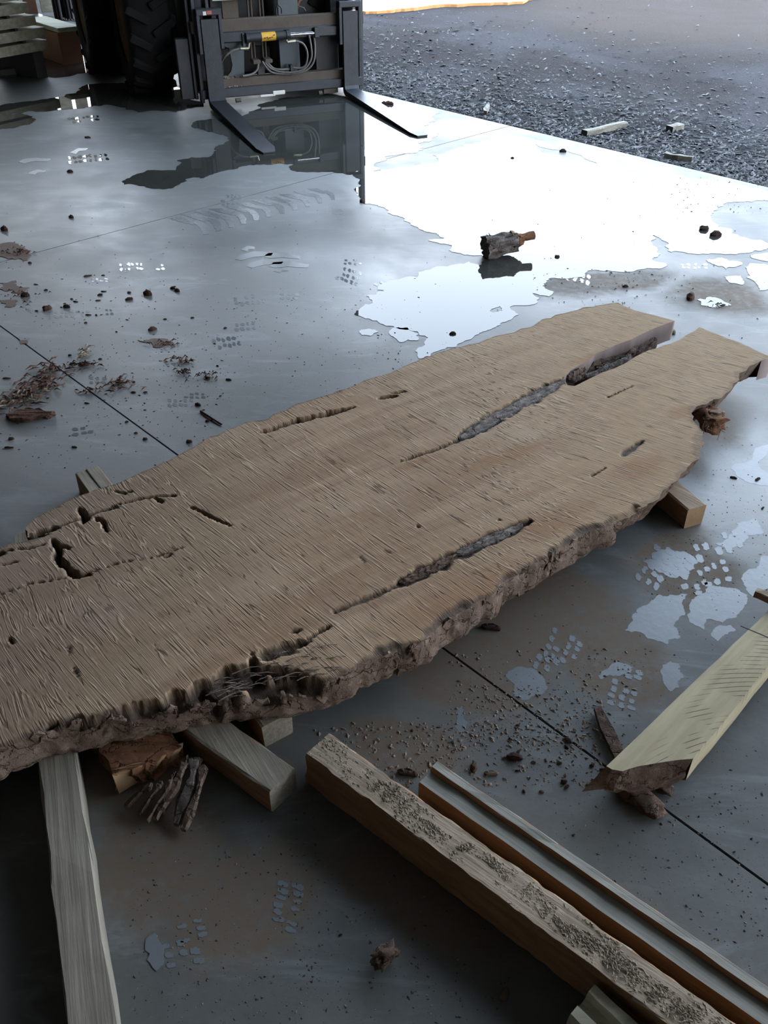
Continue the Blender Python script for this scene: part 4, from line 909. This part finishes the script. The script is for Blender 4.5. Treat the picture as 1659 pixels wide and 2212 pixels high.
# ================================================================== FORK MACHINE
MX, MY, MR = -.765, 7.50, math.atan2(.38, .925)
fk = empty('loader', (MX, MY, 0), MR); tag(fk, 'dark fork loader with big lugged tyres and two fork blades on the wet floor', 'loader')
def part(mb, name, m, parent=fk): return mb.build(name, MT[m], parent)
for sx in (-1, 1):
    x0, x1 = (.487, .607) if sx > 0 else (-.615, -.490)
    th = .042; heel = .0
    # L-shaped fork: shank, heel, tapering blade with a rounded tip
    side_p = [(th, .60), (0, .60), (0, .075), (-.012, .052), (-.045, .044), (-1.30, .018), (-1.385, .012), (-1.385, .003), (-.05, .002), (.0, .004), (.03, .02), (th, .05)]
    mb = MB(); n = len(side_p); wv = []
    for xx in (x0, x1): wv += [(xx, y, z_) for y, z_ in side_p]
    for i in (6, 7, n+6, n+7):                                  # rounded tip
        xx, y, z_ = wv[i]; wv[i] = (xx+(.022 if i < n else -.022), y, z_)
    f = [list(range(n))[::-1], list(range(n, 2*n))]+[[i, (i+1) % n, n+(i+1) % n, n+i] for i in range(n)]
    mb.add(wv, f); fo = part(mb, 'fork', 'steel'); tag(fo, 'fork blade and shank at the %s' % ('right' if sx > 0 else 'left'))
    # keeper bracket around the top of the shank
    mb = MB(); xo0, xo1 = x0-.032, x1+.032
    mb.box(xo0, x0-.006, .002, .07, .37, .655, .004).box(x1+.006, xo1, .002, .07, .40, .655, .004).box(xo0, xo1, .0, .07, .622, .668, .006)
    mb.box((x0+x1)/2-.012, (x0+x1)/2+.012, .03, .06, .655, .74, .003); mb.build('keeper', MT['steel'], fo)
    if sx < 0:
        MB().box(x0+.02, x0+.045, -.004, .001, .628, .652).build('label', MT['white'], fo); MB().box(x0+.05, x0+.085, -.004, .001, .632, .655).build('paint_mark', MT['red'], fo)
    MB().box(x0, x1, -.03, .0, .070, .0745).build('wear_edge', MT['white'] if sx < 0 else MT['palebar'], fo) if False else None
# carriage bars
part(MB().box(-.68, .68, .055, .11, .50, .585, .006), 'upper_bar', 'dirty'); part(MB().box(-.66, .66, .045, .10, .43, .505, .008), 'upper_lip', 'steel')
part(MB().box(-.66, .66, .045, .095, .055, .125, .006), 'lower_bar', 'steel'); part(MB().box(-.66, .66, .06, .14, .12, .185, .004), 'lower_ledge', 'dirty')
for sx in (-1, 1):
    part(MB().box(sx*.645-.012 if sx > 0 else -.665, sx*.645+.02 if sx > 0 else -.640, .05, .12, .03, 1.25, .003), 'side_post', 'steel')
    part(MB().box(*( (.665, .69) if sx > 0 else (-.70, -.675)), .10, .17, .05, 1.25, .003), 'outer_post', 'steel')
part(MB().box(-.68, .68, .06, .10, 1.19, 1.25, .004), 'backrest_bar', 'steel')
for k in range(5): part(MB().box(-.45+k*.225-.015, -.45+k*.225+.015, .07, .10, .76, 1.19), 'backrest_bar', 'steel')
part(MB().box(-.50, -.12, .075, .10, .705, .735, .003), 'pale_crossbar', 'palebar')
# vertical plates of the carriage
def plate(pts, y0, y1, name, m): 
    n = len(pts); vs = [(x, y0, z_) for x, z_ in pts]+[(x, y1, z_) for x, z_ in pts]
    return part(MB().add(vs, [list(range(n)), list(range(n, 2*n))[::-1]]+[[i, n+i, n+(i+1) % n, (i+1) % n] for i in range(n)]), name, m)
plate([(-.30, .17), (-.28, .43), (-.47, .43), (-.45, .41), (-.40, .385), (-.385, .27), (-.40, .225), (-.45, .18)], .11, .135, 'carriage_plate', 'steel2')
plate([(-.42, .57), (-.30, .57), (-.30, .75), (-.42, .75)], .12, .14, 'carriage_plate', 'dirty')
plate([(0, .19), (.135, .19), (.135, .43), (0, .43)], .12, .14, 'carriage_plate', 'steel2'); plate([(.10, .20), (.17, .20), (.17, .43), (.10, .43)], .15, .17, 'carriage_plate', 'steel2')
plate([(.01, .57), (.165, .57), (.165, .80), (.01, .80)], .12, .14, 'carriage_plate', 'steel2'); plate([(.30, .12), (.48, .12), (.48, .44), (.30, .44)], .13, .15, 'carriage_plate', 'black')
plate([(.18, .585), (.34, .59), (.46, .60), (.46, .80), (.24, .80), (.26, .70), (.20, .64)], .32, .34, 'blue_panel', 'bluepanel')  # pale blue plate behind the mast
part(MB().tube([(.19, .25, .60), (.22, .24, .66), (.30, .24, .70), (.40, .24, .74)], .012, 7), 'hose', 'redwood')
part(MB().tube([(.18, .2, .60), (.2, .2, .625), (.24, .2, .61), (.25, .2, .59)], .006, 6), 'wire', 'hose')
# side-shift cylinder, rod, sticker, fittings
part(MB().tube([(-.27, .03, .458), (.055, .03, .462)], .030, 16), 'cylinder', 'black'); part(MB().tube([(-.285, .03, .458), (-.262, .03, .458)], .037, 16), 'cylinder_end', 'steel'); part(MB().tube([(.03, .03, .462), (.06, .03, .462)], .035, 16), 'cylinder_gland', 'steel')
part(MB().tube([(.055, .03, .462), (.262, .03, .462)], .014, 14), 'chrome_rod', 'chrome'); part(MB().box(.255, .295, .01, .06, .43, .50, .004), 'rod_bracket', 'steel')
st_ = part(MB().tube([(-.165, .03, .459), (-.055, .03, .4605)], .0308, 16), 'sticker', 'yellow')
for k, (xx, zz, s_) in enumerate([(-.148, .452, .008), (-.128, .456, .007), (-.108, .452, .008), (-.090, .456, .006), (-.074, .470, .007), (-.12, .446, .006)]): MB().tube([(xx, -.003, zz), (xx+s_, -.0035, zz+s_*.6)], .004, 5).build('print', MT['ink'], st_)
part(MB().box(-.31, -.285, .03, .08, .40, .49, .003), 'cylinder_bracket', 'steel2')
part(MB().tube([(-.335, .02, .392), (-.272, .02, .390)], .012, 10).tube([(-.272, .02, .39), (-.262, .02, .43)], .009, 8), 'fitting', 'brass'); part(MB().tube([(.035, .02, .415), (.10, .02, .418)], .012, 10).tube([(.035, .02, .415), (.03, .03, .44)], .010, 8), 'fitting', 'brass')
def hose(pts, r=.0085): return part(MB().tube(spline([Vector(p) for p in pts], 8), r, 8), 'hose', 'hose')
hose([(-.335, .02, .392), (-.40, .02, .38), (-.455, .03, .345), (-.48, .07, .30)])
hose([(.10, .02, .418), (.16, .015, .395), (.19, .015, .33), (.175, .02, .25), (.13, .03, .225), (.05, .05, .235)])
hose([(.215, .03, .45), (.225, .02, .37), (.22, .015, .29), (.17, .02, .225), (.09, .03, .20), (-.02, .05, .205), (-.10, .06, .235), (-.14, .07, .28)])
hose([(.255, .03, .45), (.255, .02, .35), (.24, .015, .27), (.19, .02, .215), (.11, .03, .192), (0, .05, .19), (-.10, .06, .21), (-.16, .07, .285)])
hose([(-.125, .07, .285), (-.08, .06, .235), (-.02, .05, .222), (.06, .05, .222)])
hose([(-.19, .07, .28), (-.21, .06, .23), (-.26, .05, .205), (-.33, .04, .20)])
for xx in (-.215, -.19, -.125, -.10): part(MB().tube([(xx, .16, .27), (xx, .16, 1.6)], .0075, 6), 'mast_chain', 'dirty')
for xx in (-.205, -.11): part(MB().box(xx-.028, xx+.028, .06, .15, .27, .30, .003).tube([(xx-.034, .08, .283), (xx-.028, .08, .283)], .012, 8).tube([(xx+.028, .08, .283), (xx+.034, .08, .283)], .012, 8), 'chain_anchor', 'dirty')
part(MB().box(-.185, -.13, .12, .15, .16, .28, .003), 'centre_web', 'hose'); part(MB().box(.055, .075, .03, .09, .185, .25), 'hose_clamp', 'black')
part(MB().tube(spline([(-.02, .07, .585), (-.02, .07, .635), (0, .07, .655), (.02, .07, .635), (.02, .07, .6)], 5), .006, 7), 'lifting_eye', 'steel')
R = rnd(6); mb = MB()
for k in range(90):
    xx = -.485+abs(R.gauss(0, .06)); yy = R.uniform(.05, .12); s = R.uniform(.004, .009); mb.box(xx, xx+s*1.6, yy, yy+s, .126 if yy < .06 else .186, (.126 if yy < .06 else .186)+s*R.uniform(.4, 1.6), 0, None)
tag(mb.build('wood_shavings', MT['chipp'], fk), kind='stuff')
part(MB().box(-.10, .0, .04, .05, .045, .075, .004).box(-.20, -.08, .042, .05, .04, .055), 'dried_mud', 'white'); part(MB().tube([(-.40, .05, .03), (-.36, .05, .03)], .016, 8), 'roller', 'dirty'); part(MB().tube([(.28, .05, .03), (.31, .05, .03)], .016, 8), 'roller', 'dirty'); part(MB().box(.33, .45, .06, .10, .02, .055), 'stop_block', 'dirty')
# mast rails and chassis
for sx in (-1, 1):
    part(MB().box(sx*.47-.03, sx*.47+.03, .16, .28, .06, 2.25, .004), 'inner_mast_rail', 'black')
    part(MB().box(sx*.60-.045, sx*.60+.045, .20, .36, .06, 2.2, .004), 'outer_mast_rail', 'steel')
    part(MB().box(*((-.80, -.70) if sx < 0 else (.66, .70)), .12, .17, .05, .47, .005), 'axle_guard', 'steel')
part(MB().box(-.55, .55, .2, .3, 2.12, 2.25, .01), 'mast_crosshead', 'steel'); part(MB().box(-.48, .48, .30, .345, .35, .7, .01), 'dash_plate', 'black')
part(MB().tube([(0, .26, .1), (0, .26, 1.9)], .04, 12), 'lift_cylinder', 'black')
part(MB().box(-.68, .36, .42, 2.3, .30, 1.0, .05), 'chassis', 'body'); part(MB().box(-.85, .50, 2.0, 2.7, .4, 1.35, .1), 'counterweight', 'body'); part(MB().box(-.72, .42, .40, .95, .13, .55, .03), 'axle_housing', 'black'); part(MB().box(-.72, -.32, .37, .40, .05, .8, .003), 'front_apron', 'black'); part(MB().box(-.5, .5, .9, 1.4, 1.0, 1.2, .04), 'seat_box', 'black')
for sx in (-1, 1):
    for yy in (.55, 1.75): part(MB().box(sx*.5-.16-.03, sx*.5-.16+.03, yy-.03, yy+.03, 1.0, 2.15, .005), 'guard_post', 'black')
    part(MB().box(sx*.42 if sx > 0 else -1.08, .80 if sx > 0 else -.70, .10, 1.25, 1.06, 1.10, .01), 'mudguard', 'black')
part(MB().box(-.72, .42, .5, 1.85, 2.13, 2.18, .01), 'overhead_guard', 'black'); part(MB().box(-.7, .7, .62, .74, .38, .55, .02).box(-.7, .7, 1.55, 1.67, .38, .55, .02), 'axle', 'black')
# wheels
lugm = None
def wheel(cx_, cy_, r, wd, sx):
    global lugm
    prof = [(-wd/2+.02, r*.58), (-wd/2, r*.66), (-wd/2, r*.88), (-wd/2+.03, r*.965), (0, r*.975), (wd/2-.03, r*.965), (wd/2, r*.88), (wd/2, r*.66), (wd/2-.02, r*.58)]
    wh = MB().lathe(prof, 40).build('wheel', MT['rubber'], fk); wh.location = (cx_, cy_, r)
    MB().lathe([(-wd/2+.03, r*.60), (-wd/2+.05, r*.50), (-wd/2+.10, r*.44), (-wd/2+.10, r*.22), (-wd/2+.03, r*.18), (-wd/2+.02, .0)], 28).build('rim', MT['hub'], wh).scale = (1 if sx < 0 else -1, 1, 1)
    if lugm is None:
        me_ = MB().box(-.5, .5, -.5, .5, -.5, .5, .08); t = me_.build('tread_lug', MT['rubber'], wh); lugm = t.data; bpy.data.objects.remove(t)
    for k in range(18):
        for s in (-1, 1):
            a = 2*math.pi*(k+(.5 if s > 0 else 0))/18; o = link('tread_lug', lugm, None, wh); o.scale = (wd*.50, .055, .05)
            o.matrix_local = Matrix.Rotation(a, 4, 'X') @ Matrix.Translation((s*wd*.27, 0, r*.975)) @ Matrix.Rotation(s*.5, 4, 'Z') @ Matrix.Diagonal((wd*.52, .055, .05, 1))
wheel(-.93, .80, .52, .33, -1); wheel(.48, .80, .52, .33, 1); wheel(-1.12, 1.70, .55, .36, -1); wheel(.62, 1.70, .55, .36, 1)

# ================================================================== LUMBER AT THE FAR LEFT
sdir = (G(107, 92, .3)-G(-10, 112, .3)).normalized(); sdir.z = 0; sdir.normalize(); sper = Vector((-sdir.y, sdir.x, 0))
BASE = G(108, 118, .16)
ends = [0, 0, -.07, -.115, -.16, -.26]
for k in range(6):
    z0 = .20+k*.098; R = rnd(500+k)
    for j in range(3):
        e = BASE+sdir*(ends[k]+(0 if j == 0 else R.uniform(-.1, .05)))+sper*(j*.19); a = e-sdir*2.4
        m_ = e+sper*.08; n_ = a+sper*.08
        t = timber('stacked_board', (n_.x, n_.y), (m_.x, m_.y), .16, z0, z0+.076, 'stack', ['%s pale board on the near face of the lumber stack' % ['lowest', 'second lowest', 'third lowest', 'fourth', 'fifth', 'topmost'][k], 'pale board in the middle row of the lumber stack', 'pale board in the back row of the lumber stack'][j], 'board', 510+k*3+j, 'stack', seg=4, chamf=.002, rough=0)
        t['group'] = 'boards of the lumber stack'
    if k:
        for q in (.18, 1.1, 2.0):
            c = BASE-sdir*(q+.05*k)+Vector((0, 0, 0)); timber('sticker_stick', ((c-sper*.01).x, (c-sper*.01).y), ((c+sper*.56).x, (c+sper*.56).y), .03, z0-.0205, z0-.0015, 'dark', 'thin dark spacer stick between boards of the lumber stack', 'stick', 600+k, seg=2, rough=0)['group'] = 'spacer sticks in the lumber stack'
for q in (.14, 1.2, 2.2):
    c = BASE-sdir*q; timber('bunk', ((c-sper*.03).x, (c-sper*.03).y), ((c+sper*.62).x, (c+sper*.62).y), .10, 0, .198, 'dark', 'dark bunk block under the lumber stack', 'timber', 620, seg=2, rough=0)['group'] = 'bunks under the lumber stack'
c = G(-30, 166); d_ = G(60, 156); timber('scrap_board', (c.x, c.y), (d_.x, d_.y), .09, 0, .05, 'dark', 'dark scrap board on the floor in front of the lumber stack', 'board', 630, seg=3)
c = G(-20, 122); d_ = G(36, 120); timber('scrap_board', (c.x, c.y), (d_.x, d_.y), .12, .052, .14, 'redwood', 'reddish scrap timber tucked under the lumber stack', 'board', 631, seg=3)
# timbers, box and sheets behind the stack
c = G(86, 52, .28); d_ = G(132, 66, .28); c.z = d_.z = 0; dv = (d_-c).normalized(); s_ = Vector((-dv.y, dv.x, 0)); c = c+s_*.06-dv*.3; d_ = d_+s_*.06
timber('red_cant', (c.x, c.y), (d_.x, d_.y), .2, 0, .26, 'redwood', 'reddish cant lying behind the lumber stack beside the tyre', 'timber', 640, seg=3, rough=0); timber('plank', ((c+s_*.02).x, (c+s_*.02).y), ((d_+s_*.02).x, (d_+s_*.02).y), .22, .264, .30, 'stack', 'pale plank lying on the reddish cant behind the lumber stack', 'board', 641, seg=3, rough=0)
e0 = G(106, 66); 
R = rnd(44)
bx = empty('scrap_machine', (e0.x+.02, e0.y+.75, 0), .25); tag(bx, 'dark piled machine parts behind the lumber stack', 'machine')
for k in range(9):
    x0 = -.17+k*.032; h = (.66, .62, .68, .6, .56, .44, .34, .22, .12)[k]+R.uniform(-.02, .02); MB().box(x0, x0+.031, R.uniform(-.1, .05), R.uniform(.3, .5), 0, h, .02).build('casing', MT['black'], bx)
MB().tube([(-.1, -.06, .52), (-.1, -.16, .52)], .09, 14).build('pulley', MT['black'], bx); MB().box(-.06, .06, -.12, -.10, .66, .78, .01).build('guard', MT['yellow'], bx)
c = G(136, 62); MB().box(-.11, .075, -.015, .015, 0, 1.6, .004, Matrix.Translation((c.x, c.y+1.15, 0)) @ Matrix.Rotation(.35, 4, 'Z')).build('orange_sheet', MT['orange']); tag(bpy.data.objects['orange_sheet'], 'upright orange sheet behind the lumber stack', 'sheet')
MB().box(.08, .30, -.015, .015, 0, 1.6, .004, Matrix.Translation((c.x, c.y+1.17, 0)) @ Matrix.Rotation(.35, 4, 'Z')).build('pale_sheet', MT['pale']); tag(bpy.data.objects['pale_sheet'], 'upright pale grey sheet beside the orange one', 'sheet')

R = rnd(91)
for k in range(9):
    x = -4.75+k*.165; o = MB().box(-.075, .075, -.02, .02, 0, R.uniform(2.0, 2.5), .003, Matrix.Translation((x, 11.75+.12*k+R.uniform(-.02, .02), 0)) @ Matrix.Rotation(.45, 4, 'Z') @ Matrix.Rotation(-.06, 4, 'X')).build('upright_board', MT['stack' if k % 3 else 'redwood'])
    tag(o, 'board standing upright behind the orange sheet, its foot just in view', 'board', 'boards standing upright at the far left')
# ================================================================== YARD LITTER
R = rnd(70); lf = fractal(gp([(560,-25),(700,-8),(790,24),(850,20),(900,15),(960,8),(1060,5),(1130,2),(1180,-20),(1300,-60),(900,-90),(560,-80)], -.03), 3, .1, R)
lo = flat_poly('leaf_litter', lf, -.09, -.035, MT['leaf']); tag(lo, 'orange carpet of fallen leaves at the far side of the yard', 'leaves', None, 'stuff')
def yard_scatter(m, n, seed, smin, smax, label, y0=190, y1=420):
    R = rnd(seed); vs = []; fs = []
    while n > 0:
        n -= 1; px = R.uniform(780, 1659); ye = 195.6+(px-781)*.2385; py = ye-abs(R.expovariate(1/70))-1
        if py < 5: continue
        c = G(px, py, -.05); c.z = -.05+(.03*noise.noise(c*.5) if (c.dot(N_)) > 6.3 else 0)
        s = smin+(smax-smin)*R.random()**3; a = R.uniform(0, 6.28); l = s*R.uniform(.8, 2.6); d = Vector((math.cos(a)*l, math.sin(a)*l, R.gauss(0, s*.3))); q = Vector((-math.sin(a)*s*.6, math.cos(a)*s*.6, R.gauss(0, s*.2))); h = Vector((0, 0, s*.5)); b = len(vs)
        vs += [c-d, c+q, c+d, c-q, c+h]; fs += [(b, b+3, b+4), (b+3, b+2, b+4), (b+2, b+1, b+4), (b+1, b, b+4)]
    return tag(pyd('yard_chips', vs, fs, MT[m]), label, 'wood chips', None, 'stuff')
yard_scatter('gchip', 5200, 1, .005, .022, 'pale wood chips over the dark yard'); yard_scatter('gchipd', 5200, 2, .006, .026, 'black bark chips over the dark yard')
for a, b_, wd, lab in [((1262,290),(1350,270),.05,'long grey stick lying in the yard beyond the slab edge'), ((1436,338),(1496,347),.05,'short flat stick in the yard near the concrete edge'), ((1446,280),(1470,274),.06,'pale chip cluster piece in the yard'), ((1048,246),(1054,232),.03,'short pale stick in the yard left of the grey stick')]:
    p, q = G(*a, -.04), G(*b_, -.04); timber('yard_stick', (p.x, p.y), (q.x, q.y), wd, -.053, -.015, 'long', lab, 'stick', 700+a[0], 'dark', seg=4, rough=.004)
